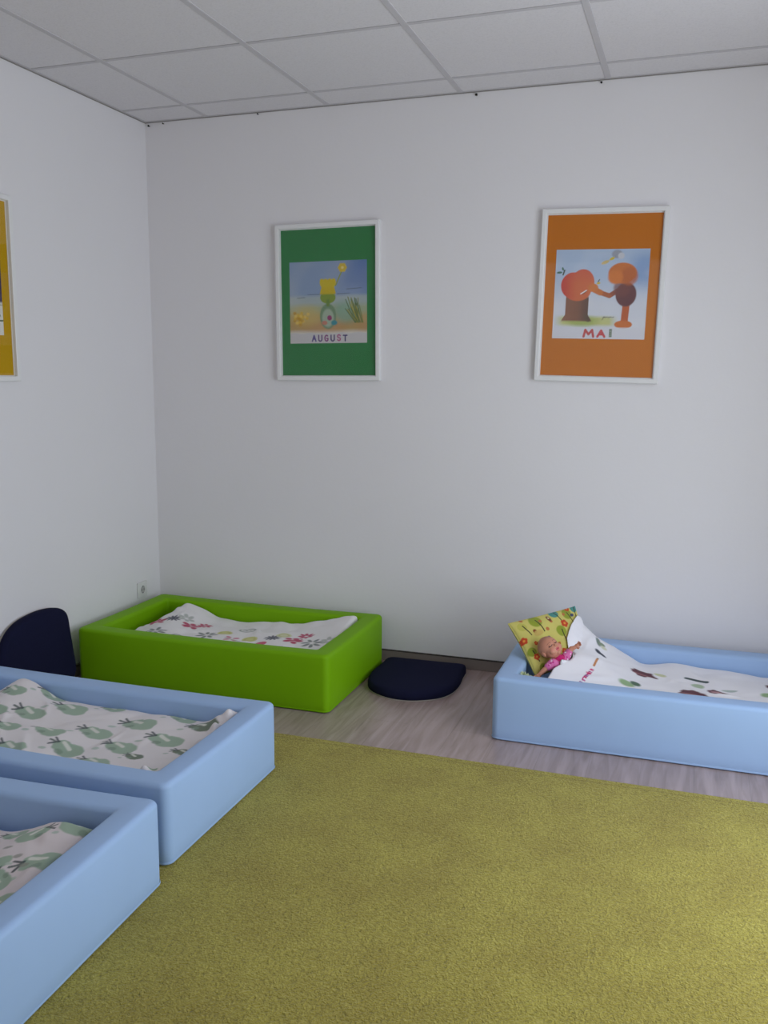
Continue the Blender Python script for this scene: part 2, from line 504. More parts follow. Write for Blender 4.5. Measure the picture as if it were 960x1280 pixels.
def duvet(name, label, group, pts, xl, xr, y0, y1, paint, seed, zb, thick=.05, nx=320, ny=160, amp=.0055, root=(0, 0, 0), rot=0.0, edge=.022, ztop_extra=None, under=None):
    """closed quilt body. xl/xr: functions of y for the two ends"""
    f = tps(pts)
    t = np.linspace(0, 1, ny)[:, None] * np.ones((1, nx)); s = np.ones((ny, 1)) * np.linspace(0, 1, nx)[None]
    # denser rows at borders
    def dens(a): return a - .16 * np.sin(2 * math.pi * a) / (2 * math.pi) * 1.0
    t = dens(t); s = dens(s)
    Y = y0 + (y1 - y0) * t
    X0 = xl(Y); X1 = xr(Y)
    r = np.random.default_rng(seed + 50)
    wob = lambda q, ph: .0035 * np.sin(27 * q + ph) + .0025 * np.sin(61 * q + ph * 2)
    X = X0 + (X1 - X0) * s
    dl, dr_, df, db = (X - X0), (X1 - X), (Y - y0), (y1 - Y)
    Z = f(X, Y) + wrinkle(X, Y, seed, amp)
    if ztop_extra is not None: Z = Z + ztop_extra(X, Y)
    d = np.minimum(np.minimum(dl, dr_), np.minimum(df, db))
    k = np.clip(d / edge, 0, 1)
    drop = edge * (1 - np.sqrt(np.clip(1 - (1 - k) ** 2, 0, 1)))
    if under is not None:      # drape over whatever lies below
        ZU = under(X, Y)
        Z = np.where(ZU > 0, np.maximum(Z, ZU + .011), Z)
        ZB = np.where(ZU > 0, np.maximum(zb, Z - .004), np.maximum(zb, Z - thick))
        ZB = np.maximum(ZB, UNDER_DOLL(X, Y) + .0025)
        Z = np.maximum(Z - np.minimum(drop, np.where(ZU > 0, .003, 1)), ZB + .002)
    else:
        ZB = np.maximum(zb, Z - thick)
        Z = np.maximum(Z - drop, ZB + .002)
    rgb = np.ones((ny, nx, 3)) * s2l((236, 233, 232))
    paint(rgb, X, Y)
    V = np.concatenate([np.stack([X, Y, Z], -1).reshape(-1, 3), np.stack([X, Y, ZB], -1)[::1].reshape(-1, 3)])
    C = np.concatenate([rgb.reshape(-1, 3), np.ones((ny * nx, 3)) * s2l((228, 226, 225))])
    idx = np.arange(ny * nx).reshape(ny, nx); N = ny * nx
    q = np.stack([idx[:-1, :-1], idx[:-1, 1:], idx[1:, 1:], idx[1:, :-1]], -1).reshape(-1, 4)
    qb = q[:, ::-1] + N
    rim = np.concatenate([idx[0, :], idx[1:, -1], idx[-1, -2::-1], idx[-2:0:-1, 0]])
    rn = np.roll(rim, -1)
    qs = np.stack([rim + N, rn + N, rn, rim], -1)
    F = np.concatenate([q, qb, qs])
    me = bpy.data.meshes.new(name)
    ox, oy, oz = root
    Vl = V - np.array([ox, oy, oz])
    if rot:
        c_, s_ = math.cos(-rot), math.sin(-rot)
        Vl[:, :2] = np.c_[Vl[:, 0] * c_ - Vl[:, 1] * s_, Vl[:, 0] * s_ + Vl[:, 1] * c_]
    me.vertices.add(len(Vl)); me.vertices.foreach_set('co', Vl.astype(np.float32).ravel())
    me.loops.add(F.size); me.loops.foreach_set('vertex_index', F.astype(np.int32).ravel())
    me.polygons.add(len(F)); me.polygons.foreach_set('loop_start', np.arange(0, F.size, 4, dtype=np.int32))
    me.update(calc_edges=True); me.validate()
    smooth(me); set_col(me, C)
    o = link(name, me, M['cotton'], loc=root)
    o.rotation_euler.z = rot
    tag(o, label, 'duvet', group)
    return o

def grid_mesh(V, ny, nx):
    idx = np.arange(ny * nx).reshape(ny, nx)
    return np.stack([idx[:-1, :-1], idx[:-1, 1:], idx[1:, 1:], idx[1:, :-1]], -1).reshape(-1, 4)

# --- green bed: flower print
PINK, GREY, LGREY, YEL, ROSE, DGREY = (186, 62, 98), (112, 116, 122), (186, 190, 184), (206, 206, 124), (205, 130, 150), (84, 86, 98)
def flower(rgb, x, y, cx, cy, r, col, petals=6, rot=0.0, inner=.25, wid=.26):
    for k in range(petals):
        a = rot + 2 * math.pi * k / petals
        put(rgb, blob(x, y, cx + math.cos(a) * r * .62, cy + math.sin(a) * r * .62, r * .40, r * wid, a, .5), col, .95)
def paint_green(rgb, x, y):
    put(rgb, blob(x, y, .24, -.60, .1, .1, 0, 2.0), (214, 212, 214), .5)
    K = [('p', .252, -.42), ('d', .309, -.373), ('l', .355, -.329), ('p', .422, -.396), ('f', .462, -.339), ('s', .553, -.48), ('y', .615, -.424),
         ('r', .689, -.501), ('o', .684, -.326), ('y', .769, -.475), ('b', .850, -.524), ('d', .868, -.439), ('y2', .899, -.384), ('p', .971, -.445),
         ('f', 1.002, -.363), ('s', 1.072, -.463), ('l', 1.14, -.429),
         # the part of the repeat that lies deeper behind the front rim
         ('s', .33, -.56), ('o', .45, -.60), ('p', .60, -.60), ('d', .98, -.58), ('o', .25, -.63), ('y', 1.09, -.60), ('f', .75, -.63), ('l', .90, -.63)]
    r = random.Random(3)
    for kind, cx, cy in K:
        a = r.uniform(0, 3)
        if kind == 'p':
            flower(rgb, x, y, cx, cy, .046, PINK, 5, a, wid=.3)
            put(rgb, stroke(x, y, cx - .03, cy - .028, cx + .03, cy + .028, .006), PINK)
        elif kind == 'f': flower(rgb, x, y, cx, cy, .038, PINK, 8, a, wid=.22)
        elif kind == 'd':
            flower(rgb, x, y, cx, cy, .040, DGREY, 11, a, wid=.14); put(rgb, blob(x, y, cx, cy, .011, .011), DGREY)
        elif kind == 's': flower(rgb, x, y, cx, cy, .052, (128, 134, 132), 7, a, wid=.17)
        elif kind == 'l': flower(rgb, x, y, cx, cy, .040, LGREY, 6, a)
        elif kind == 'o':
            m = blob(x, y, cx, cy, .040, .046, 0, .2) - blob(x, y, cx, cy, .031, .037, 0, .2); put(rgb, m, (150, 156, 150))
            flower(rgb, x, y, cx, cy, .026, (160, 165, 158), 6, a)
        elif kind in ('y', 'y2'):
            put(rgb, blob(x, y, cx, cy, .036, .036), YEL if kind == 'y' else (214, 216, 170), .9)
            m = blob(x, y, cx, cy, .026, .026, 0, .3) - blob(x, y, cx, cy, .020, .020, 0, .3); put(rgb, m, (180, 178, 96), .7)
        elif kind == 'r': flower(rgb, x, y, cx, cy, .040, ROSE, 4, a); put(rgb, stroke(x, y, cx - .03, cy, cx + .05, cy - .015, .005), LGREY)
        elif kind == 'b': put(rgb, blob(x, y, cx, cy, .026, .024), (206, 96, 120))
PG = [(.16, -.2, .165), (.274, -.2, .240), (.435, -.2, .185), (.75, -.2, .182), (.9, -.2, .194), (1.06, -.2, .225), (1.165, -.19, .262), (1.165, -.32, .225),
      (1.165, -.5, .2), (1.165, -.67, .195), (.9, -.45, .190), (.7, -.45, .185), (.45, -.45, .190), (.27, -.45, .205), (.17, -.66, .212), (.4, -.66, .204),
      (.7, -.66, .197), (1, -.66, .192), (.35, -.3, .215), (.17, -.55, .185)]
duvet('duvet', 'white cotton duvet printed with pink, grey and yellow flowers, in the lime green bed', 'printed duvets in the beds', PG,
      lambda y: .158 + .09 * np.clip((y + .62) / .40, 0, 1), lambda y: 1.178 + 0 * y, -.678, -.165, paint_green, 11, .1065, root=(.665, -.42, .1065))

# --- blue beds: pear print
SAGE, SAGED, DARKL, CREAM = (160, 180, 160), (132, 152, 134), (72, 82, 84), (226, 226, 216)
def pear(rgb, x, y, cx, cy, s=1.0, rot=0.0, dark=False, flip=1):
    c, sn = math.cos(rot), math.sin(rot)
    def L(u, v): u *= flip; return cx + s * (u * c - v * sn), cy + s * (u * sn + v * c)
    g = (118, 130, 112) if dark else SAGE
    px, py = L(.008, 0); put(rgb, blob(x, y, px, py, .042 * s, .034 * s, rot, .12, .03), g)
    px, py = L(-.030, .014); put(rgb, blob(x, y, px, py, .030 * s, .024 * s, rot + .4 * flip, .15, .04), g)
    a, b = L(-.030, .028), L(.000, .008); put(rgb, stroke(x, y, *a, *b, .0065 * s, .5), CREAM, .9)
    px, py = L(-.026, -.012); put(rgb, blob(x, y, px, py, .014 * s, .010 * s, rot, .4), SAGED, .8)
    a, b = L(-.045, .026), L(-.072, .008); put(rgb, stroke(x, y, *a, *b, .0038 * s, .6), DARKL, .9)
    a, b = L(-.048, .026), L(-.066, .042); put(rgb, stroke(x, y, *a, *b, .0032 * s, .6), DARKL, .9)
    a, b = L(-.050, .022), L(-.078, .028); put(rgb, stroke(x, y, *a, *b, .0035 * s, .6), (110, 118, 114))
    px, py = L(-.078, -.018); put(rgb, blob(x, y, px, py, .012 * s, .007 * s, .3, .4), (186, 196, 186))
def paint_blue1(rgb, x, y):
    put(rgb, np.ones_like(x), (228, 222, 222), 1)
    for cx, cy, s, d in [(.354, -1.512, .9, 0), (.496, -1.6, 1.1, 0), (.47, -1.447, .9, 0), (.602, -1.515, 1.2, 0), (.511, -1.73, .95, 0), (.663, -1.704, 1.05, 0),
                         (.783, -1.771, 1.05, 0), (.795, -1.641, 1.1, 0), (.731, -1.446, .8, 0), (.899, -1.54, 1.2, 0), (.938, -1.705, 1.05, 0), (.918, -1.817, 1.0, 0),
                         (1.051, -1.617, 1.15, 0), (1.011, -1.442, .9, 0), (1.126, -1.506, 1.0, 1), (1.015, -1.745, .6, 1), (.36, -1.63, 1.05, 0), (.26, -1.55, .9, 0),
                         (.38, -1.78, 1., 0), (.25, -1.72, 1., 0), (.62, -1.84, 1., 0), (.78, -1.9, .8, 0), (.47, -1.88, 1., 0), (1.13, -1.87, .9, 0), (1.1, -1.86, .8, 1), (1.16, -1.68, .8, 1)]:
        pear(rgb, x, y, cx, cy, s, .10, d)
PB1 = [(.56, -1.56, .205), (.62, -1.78, .205), (.86, -1.80, .178), (1.06, -1.70, .182), (1.10, -1.58, .20), (.19, -1.43, .172), (.213, -1.43, .183), (.321, -1.43, .258), (.485, -1.43, .206), (.726, -1.43, .196), (.97, -1.43, .198), (1.114, -1.43, .204), (1.205, -1.43, .240),
       (1.2, -1.55, .205), (1.2, -1.75, .195), (1.2, -1.9, .21), (.95, -1.9, .188), (.95, -1.65, .19), (.7, -1.65, .195), (.7, -1.9, .19), (.45, -1.65, .205), (.45, -1.9, .2),
       (.25, -1.65, .215), (.22, -1.9, .205), (.33, -1.5, .245)]
def bunch(cs):
    def g(x, y):
        z = 0 * x
        for cx, cy, r, h in cs:
            d2 = ((x - cx) ** 2 + (y - cy) ** 2) / r ** 2
            z = z + h * np.exp(-d2) * (1 + .45 * np.sin(95 * x + 60 * y) + .35 * np.sin(130 * y - 45 * x))
        return z
    return g
duvet('duvet', 'white duvet with rows of small sage pears, in the blue bed before the green one', 'printed duvets in the beds', PB1,
      lambda y: .190 + 0 * y, lambda y: 1.210 + .004 * np.sin(34 * y), -1.929, -1.416, paint_blue1, 23, .1185, root=(.697, -1.672, .1185),
      ztop_extra=bunch([(1.160, -1.890, .045, .024), (1.175, -1.45, .03, .022), (1.18, -1.53, .022, .018), (1.185, -1.62, .022, .014), (1.18, -1.74, .022, .014)]))

def paint_blue2(rgb, x, y):
    put(rgb, np.ones_like(x), (222, 212, 212), 1)
    for cx, cy, s, rot, fl in [(1.185, -2.245, 1.05, -.1, -1), (1.205, -2.395, 1.05, .8, 1), (1.085, -2.305, .8, .5, -1), (1.02, -2.285, .7, .2, 1), (1.085, -2.43, .75, .9, 1), (1.14, -2.475, .7, 2.2, -1),
                         (.9, -2.3, 1, .2, 1), (.78, -2.42, 1, .4, 1), (.94, -2.47, 1, -.2, 1), (.62, -2.33, 1, .3, 1), (.45, -2.45, 1, .1, 1), (.33, -2.3, 1, 0, 1), (1.2, -2.55, .9, .9, 1),
                         (1.02, -2.62, .9, .2, 1), (.8, -2.6, 1, 0, 1), (.55, -2.6, 1, .2, 1), (.35, -2.6, 1, .2, 1)]:
        pear(rgb, x, y, cx, cy, s, rot, False, fl)
    for cx, cy in [(1.12, -2.395), (1.16, -2.42), (1.06, -2.36), (.97, -2.38)]:
        put(rgb, blob(x, y, cx, cy, .012, .007, .4, .4), (150, 150, 140), .8)
PB2 = [(.25, -2.22, .2), (.6, -2.22, .172), (.9, -2.22, .170), (1.015, -2.22, .184), (1.146, -2.22, .233), (1.21, -2.23, .228), (1.22, -2.4, .205), (1.22, -2.6, .195),
       (1.0, -2.45, .185), (.85, -2.6, .18), (1.1, -2.4, .212), (.6, -2.5, .18), (.25, -2.5, .2), (.6, -2.68, .17), (1.0, -2.68, .17)]
def dx2(y): return -(y + 2.462) * .035   # the nearest bed stands slightly askew
duvet('duvet', 'white cotton duvet printed with large sage pears, in the nearest blue bed', 'printed duvets in the beds', PB2,
      lambda y: .232 + dx2(y), lambda y: 1.2335 + dx2(y), -2.700, -2.228, paint_blue2, 35, .1185, root=(.735, -2.462, .1185))

# --- right bed: white duvet, turned up over the pillow and the doll
def paint_right(rgb, x, y):
    put(rgb, np.ones_like(x), (240, 238, 242), 1)
    HB, LG, DG, CR = (98, 52, 62), (150, 178, 132), (70, 84, 84), (206, 208, 168)
    def hog(cx, cy, s=1.0, rot=0.0):
        c, sn = math.cos(rot), math.sin(rot)
        put(rgb, blob(x, y, cx, cy, .042 * s, .034 * s, rot, .25, .09), HB)
        put(rgb, blob(x, y, cx + .040 * s * c, cy + .04 * s * sn - .010 * s, .020 * s, .010 * s, rot - .3, .4), HB)
        put(rgb, blob(x, y, cx - .004, cy - .016 * s, .034 * s, .008 * s, rot, .5), (170, 110, 110), .6)
    P = RP
    hog(P['hog'][0], P['hog'][1], 1.05); put(rgb, blob(x, y, *P['cream'], .026, .014, -.4, .4), CR)
    put(rgb, blob(x, y, *P['leaf'], .030, .028, .2, .4), LG); put(rgb, blob(x, y, *P['dleaf'], .020, .022, .2, .4), (86, 112, 92))
    put(rgb, stroke(x, y, P['leaf2'][0] - .03, P['leaf2'][1] + .012, P['leaf2'][0] + .045, P['leaf2'][1] - .006, .010), DG)
    put(rgb, blob(x, y, *P['leaf3'], .024, .030, .3, .4), LG, .8)
    hog(P['hog2'][0], P['hog2'][1], 1.05, -.05); hog(P['hog3'][0], P['hog3'][1], .85, -.2); put(rgb, blob(x, y, *P['hog3'], .020, .014, 0, .4), (196, 150, 150), .8)
    put(rgb, blob(x, y, *P['grey'], .03, .010, .3, .4), (150, 168, 160), .8)
    for q in ('d1', 'd2', 'd3'): put(rgb, blob(x, y, *P[q], .012, .012, 0, .4), (84, 92, 92), .9)
    # further repeats out of frame to the right
    hog(3.00, -.34); hog(3.02, -.55, .9); put(rgb, blob(x, y, 2.96, -.46, .03, .025, .2, .4), LG)
    # leaves and the small embroidered line of lettering with a pencil on the turned-up corner
    put(rgb, blob(x, y, *P['fl1'], .010, .028, .25, .5), (122, 136, 128)); put(rgb, blob(x, y, *P['fl2'], .010, .018, -.5, .5), (136, 150, 128))
    put(rgb, blob(x, y, *P['fl3'], .012, .016, -.3, .5), (214, 214, 190))
    put(rgb, blob(x, y, *P['b1'], .011, .018, .5, .5), (58, 64, 78)); put(rgb, blob(x, y, *P['b2'], .020, .009, -.5, .5), (58, 64, 78))
    a, b = P['pen0'], P['pen1']; put(rgb, stroke(x, y, *a, *b, .0042, .4), (196, 132, 84))
    put(rgb, stroke(x, y, a[0] - .1 * (b[0] - a[0]), a[1] - .1 * (b[1] - a[1]), *a, .003, .4), (120, 90, 60))
    a, b = np.array(P['txt0']), np.array(P['txt1'])
    d = (b - a); Ln = np.linalg.norm(d); d = d / Ln; nrm = np.array([-d[1], d[0]])
    g = Ln / 8.0; h = .011
    cols = [(150, 70, 150), (196, 60, 130), (196, 50, 110), (150, 60, 140), (206, 50, 120), (196, 44, 100), (170, 60, 140), (206, 40, 110)]
    glyphs = [[(0, -.6, 0, 1)], [(0, -.6, 0, .5), (0, .5, .6, .5)], [(0, -.5, .6, .5), (.6, -.5, 0, .5)], [(0, -.6, 0, .6), (.6, -.6, .6, .6), (0, 0, .6, 0)],
              [(0, 0, .6, .5), (.6, .5, .6, -.9)], [(0, -.6, 0, 1), (0, -.1, .6, .4), (0, -.1, .6, -.6)], [(0, -.6, 0, .5)], [(0, -.6, 0, .5), (0, .5, .6, .4), (.6, .4, .6, -.6)]]
    for k in range(8):
        o = a + d * (k + .15) * g
        for (u0, v0, u1, v1) in glyphs[k]:
            p0 = o + d * u0 * g + nrm * v0 * h * .8; p1 = o + d * u1 * g + nrm * v1 * h * .8
            put(rgb, stroke(x, y, p0[0], p0[1], p1[0], p1[1], .0028, .4), cols[k])
RP = dict(hog=(2.490, -0.390), cream=(2.558, -0.358), leaf=(2.441, -0.571), dleaf=(2.472, -0.538), leaf2=(2.690, -0.371), leaf3=(2.702, -0.441), hog2=(2.678, -0.543), hog3=(2.771, -0.497), grey=(2.819, -0.447), d1=(2.505, -0.607), d2=(2.525, -0.597), d3=(2.552, -0.600), fl1=(2.304, -0.306), fl2=(2.319, -0.303), fl3=(2.329, -0.320), b1=(2.312, -0.386), b2=(2.328, -0.393), pen0=(2.319, -0.473), pen1=(2.311, -0.538), txt0=(2.279, -0.656), txt1=(2.309, -0.561))
PR = [(2.205, -.28, .355), (2.185, -.42, .288), (2.178, -.55, .278), (2.155, -.62, .250), (2.147, -.68, .224), (2.24, -.26, .335), (2.286, -.21, .278), (2.369, -.2, .234), (2.437, -.2, .200),
      (2.471, -.2, .182), (2.6, -.2, .190), (2.79, -.2, .181), (2.944, -.2, .172), (3.08, -.2, .175), (2.25, -.5, .282), (2.32, -.48, .258), (2.42, -.48, .215), (2.52, -.46, .188), (2.25, -.67, .212), (2.4, -.67, .200),
      (2.6, -.67, .190), (2.8, -.67, .185), (3.08, -.67, .18), (2.8, -.45, .182), (3.08, -.45, .18), (2.26, -.38, .290), (2.33, -.33, .258), (2.25, -.6, .25), (2.42, -.33, .214)]
_xy = np.array([(-.68, 2.147), (-.62, 2.162), (-.585, 2.192), (-.555, 2.218), (-.525, 2.228), (-.490, 2.228), (-.462, 2.205), (-.42, 2.188), (-.34, 2.196), (-.27, 2.208), (-.23, 2.235), (-.195, 2.280)])
def xl_right(y): return np.interp(y, _xy[:, 0], _xy[:, 1])
# --- patterned pillow leaning in the head corner of the right bed
UNDER_PTS, DOLL_PTS = [], []
def make_pillow():
    TL, TR, BL, BR = np.array((1.952, -.475, .372)), np.array((2.192, -.215, .405)), np.array((2.092, -.590, .196)), np.array((2.30, -.330, .212))
    n_ = 190
    u = np.linspace(0, 1, n_)[None] * np.ones((n_, 1)); v = np.linspace(0, 1, n_)[:, None] * np.ones((1, n_))
    a, b = 2 * u - 1, 2 * v - 1
    # edges pulled slightly inwards between the corners
    uu = .5 + .5 * a * (1 - .045 * (1 - b ** 2)); vv = .5 + .5 * b * (1 - .05 * (1 - a ** 2))
    P = (TL * ((1 - uu) * (1 - vv))[..., None] + TR * (uu * (1 - vv))[..., None] + BL * ((1 - uu) * vv)[..., None] + BR * (uu * vv)[..., None])
    nr = np.cross(TR - TL, BL - TL); nr /= np.linalg.norm(nr)
    if nr[2] < 0: nr = -nr
    th = .044 * (np.clip(1 - a ** 2, 0, 1) ** .34) * (np.clip(1 - b ** 2, 0, 1) ** .34)
    th = th * (1 - .75 * np.clip((u - .55) / .45, 0, 1) ** 2)      # flattened where the duvet lies on it
    # the doll's head presses a hollow
    th = th - .014 * np.exp(-(((u - .30) / .16) ** 2 + ((v - .58) / .2) ** 2))
    wr = .0018 * np.sin(16 * u + 9 * v) * np.sin(13 * v - 6 * u + 1) + .0012 * np.sin(38 * u - 22 * v)
    fr = P + nr * (th + wr * (1 - a ** 4) * (1 - b ** 4))[..., None]; bk = P - nr * (th * .75)[..., None]
    rgb = np.ones((n_, n_, 3)) * s2l((206, 196, 108))
    x, y = u * .36, (1 - v) * .26
    def E(px, py):   # place by position across the pillow face
        return px * .36, (1 - py) * .26
    def tree(px, py, r, col, lean=.01, tl=.055):
        cx, cy = E(px, py); put(rgb, blob(x, y, cx, cy, r, r, 0, .18), col)
        put(rgb, stroke(x, y, cx + .004, cy + r * .2, cx + lean, cy - r - tl * .5, .0026, .5), (64, 56, 44))
    GR, TE, RD, BR_ = (146, 158, 56), (80, 146, 138), (198, 74, 44), (132, 72, 44)
    tree(.30, .12, .030, GR, .018); tree(.58, .42, .026, GR, .008); tree(.80, .12, .028, GR, .02); tree(.80, .68, .022, GR, .01)
    tree(.26, .62, .027, TE, .02); tree(.60, .06, .024, TE, .022); tree(.95, .04, .020, TE, .0); tree(.10, .16, .020, (190, 184, 90), .02)
    tree(.06, .62, .02, GR, .015); tree(.12, .92, .018, GR, .01); tree(.45, .92, .026, GR); tree(.66, .9, .022, TE); tree(.92, .42, .024, GR); tree(.93, .88, .02, GR)
    for px, py, s in ((.68, .30, 1.25), (.03, .40, 1.0), (.09, .72, .9), (.84, .02, .9), (.16, .5, .6), (.50, .78, .9), (.9, .62, .8)):
        cx, cy = E(px, py)
        for k in range(5):
            an = k * 1.257 + px * 9; put(rgb, blob(x, y, cx + .009 * s * math.cos(an), cy + .009 * s * math.sin(an), .0075 * s, .0075 * s, 0, .4), RD)
        put(rgb, blob(x, y, cx, cy, .005 * s, .005 * s), (226, 150, 70))
    for px, py, r in ((.22, .30, .010), (.40, .32, .009), (.74, .52, .008), (.80, .44, .014), (.36, .14, .008), (.74, .12, .008), (.22, .88, .009), (.5, .2, .008), (.62, .6, .008), (.34, .86, .008), (.14, .04, .008), (.48, .62, .007)):
        cx, cy = E(px, py); put(rgb, blob(x, y, cx, cy, r, r, 0, .3), BR_ if r > .009 else (190, 116, 70))
    cx, cy = E(.49, .14); put(rgb, blob(x, y, cx, cy, .010, .017, .2, .3), (120, 66, 48)); put(rgb, blob(x, y, cx, cy + .004, .005, .006), (214, 200, 150))
    cx, cy = E(.26, .34); put(rgb, blob(x, y, cx, cy, .026, .013, .1, .4), (198, 170, 96), .9)
    cx, cy = E(.88, .16); put(rgb, blob(x, y, cx, cy, .012, .008, .1, .4), (70, 74, 110))
    cx, cy = E(.37, .47); put(rgb, blob(x, y, cx, cy, .009, .008, .1, .4), (86, 80, 96))
    N = n_ * n_
    idx = np.arange(N).reshape(n_, n_); q = grid_mesh(None, n_, n_)
    rim = np.concatenate([idx[0, :], idx[1:, -1], idx[-1, -2::-1], idx[-2:0:-1, 0]]); rn = np.roll(rim, -1)
    V = np.concatenate([fr.reshape(-1, 3), bk.reshape(-1, 3)]); org = np.array((2.07, -.50, .20))
    F = np.concatenate([q[:, ::-1], q + N, np.stack([rim, rn, rn + N, rim + N], -1)])
    me = mesh('pillow', V - org, F, True)
    UNDER_PTS.append(fr.reshape(-1, 3))
    set_col(me, np.concatenate([rgb.reshape(-1, 3), rgb.reshape(-1, 3)[::-1]]))
    o = link('pillow', me, M['cotton'], loc=tuple(org))
    tag(o, 'small yellow green pillow printed with trees and red flowers, propped behind the doll', 'pillow')
    # piping along the left and top edge seam
    return TL, TR, BL, nr
TL_, TR_, BL_, NR_ = make_pillow()

# crumpled pale green cloth showing under the lower corner of the pillow
def make_cloth():
    nx, ny = 60, 70
    u = np.linspace(0, 1, nx)[None] * np.ones((ny, 1)); v = np.linspace(0, 1, ny)[:, None] * np.ones((1, nx))
    X = 2.049 + u * .040; Y = -.700 + v * .075
    Z = .242 - .026 * v - .018 * u + .007 * np.sin(40 * u * .3 + 22 * v) + .006 * np.sin(9 * u + 3) * np.sin(14 * v) + .004 * np.sin(26 * u - 30 * v)
    Zb = np.full_like(Z, .1065)
    rgb = np.ones((ny, nx, 3)) * s2l((196, 206, 166))
    for k in range(16):
        r = random.Random(k + 5); put(rgb, blob(u, v, r.random(), r.random(), .09, .05, r.uniform(0, 3), .5), r.choice([(150, 176, 110), (228, 228, 200), (170, 178, 140)]), .8)
    N = nx * ny; idx = np.arange(N).reshape(ny, nx); q = grid_mesh(None, ny, nx)
    rim = np.concatenate([idx[0, :], idx[1:, -1], idx[-1, -2::-1], idx[-2:0:-1, 0]]); rn = np.roll(rim, -1)
    V = np.concatenate([np.stack([X, Y, Z], -1).reshape(-1, 3), np.stack([X, Y, Zb], -1).reshape(-1, 3)])
    F = np.concatenate([q, q[:, ::-1] + N, np.stack([rim + N, rn + N, rn, rim], -1)])
    org = np.array((2.09, -.64, .1065))
    me = mesh('folded_cloth', V - org, F, True); set_col(me, np.concatenate([rgb.reshape(-1, 3)] * 2))
    o = link('folded_cloth', me, M['cotton'], loc=tuple(org))
    tag(o, 'crumpled pale green cloth tucked under the lower corner of the tree print pillow', 'cloth')
make_cloth()

# ------------------------------------------------------------------ doll
def unit(a): a = np.array(a, float); return a / np.linalg.norm(a)
def ell(bm, c, ax, r, sub=3):
    """ellipsoid with axes ax (3x3 rows) and radii r"""
    res = bmesh.ops.create_icosphere(bm, subdivisions=sub, radius=1.0)
    A = np.array(ax)
    for v in res['verts']:
        p = np.array(v.co); q = np.array(c) + A[0] * p[0] * r[0] + A[1] * p[1] * r[1] + A[2] * p[2] * r[2]
        v.co = Vector(q.tolist())
def limb(bm, pts, rad, steps=10):
    pts = [np.array(p, float) for p in pts]
    for i in range(len(pts) - 1):
        for k in range(steps + 1):
            t = k / steps; c = pts[i] * (1 - t) + pts[i + 1] * t; r = rad[i] * (1 - t) + rad[i + 1] * t
            ell(bm, c, np.eye(3), (r, r, r), 2)
def remesh(name, bm, voxel, mat, parent, loc, paint, smooth_it=4):
    me0 = from_bm(name, bm)
    o = link(name, me0)
    m = o.modifiers.new('r', 'REMESH'); m.mode = 'VOXEL'; m.voxel_size = voxel; m.use_smooth_shade = True
    s = o.modifiers.new('s', 'SMOOTH'); s.iterations = smooth_it; s.factor = .5
    dg = bpy.context.evaluated_depsgraph_get()
    me = bpy.data.meshes.new_from_object(o.evaluated_get(dg))
    bpy.data.objects.remove(o); bpy.data.meshes.remove(me0)
    me.name = name
    n = len(me.vertices); V = np.empty(n * 3, dtype=np.float32); me.vertices.foreach_get('co', V); V = V.reshape(-1, 3).astype(float)
    DOLL_PTS.append(V[~((V[:, 0] > 2.215) & (V[:, 2] > .290))])
    me.materials.clear()
    set_col(me, paint(V)); smooth(me)
    me.vertices.foreach_set('co', (V - np.array(loc)).astype(np.float32).ravel()); me.update()
    return link(name, me, mat, parent)

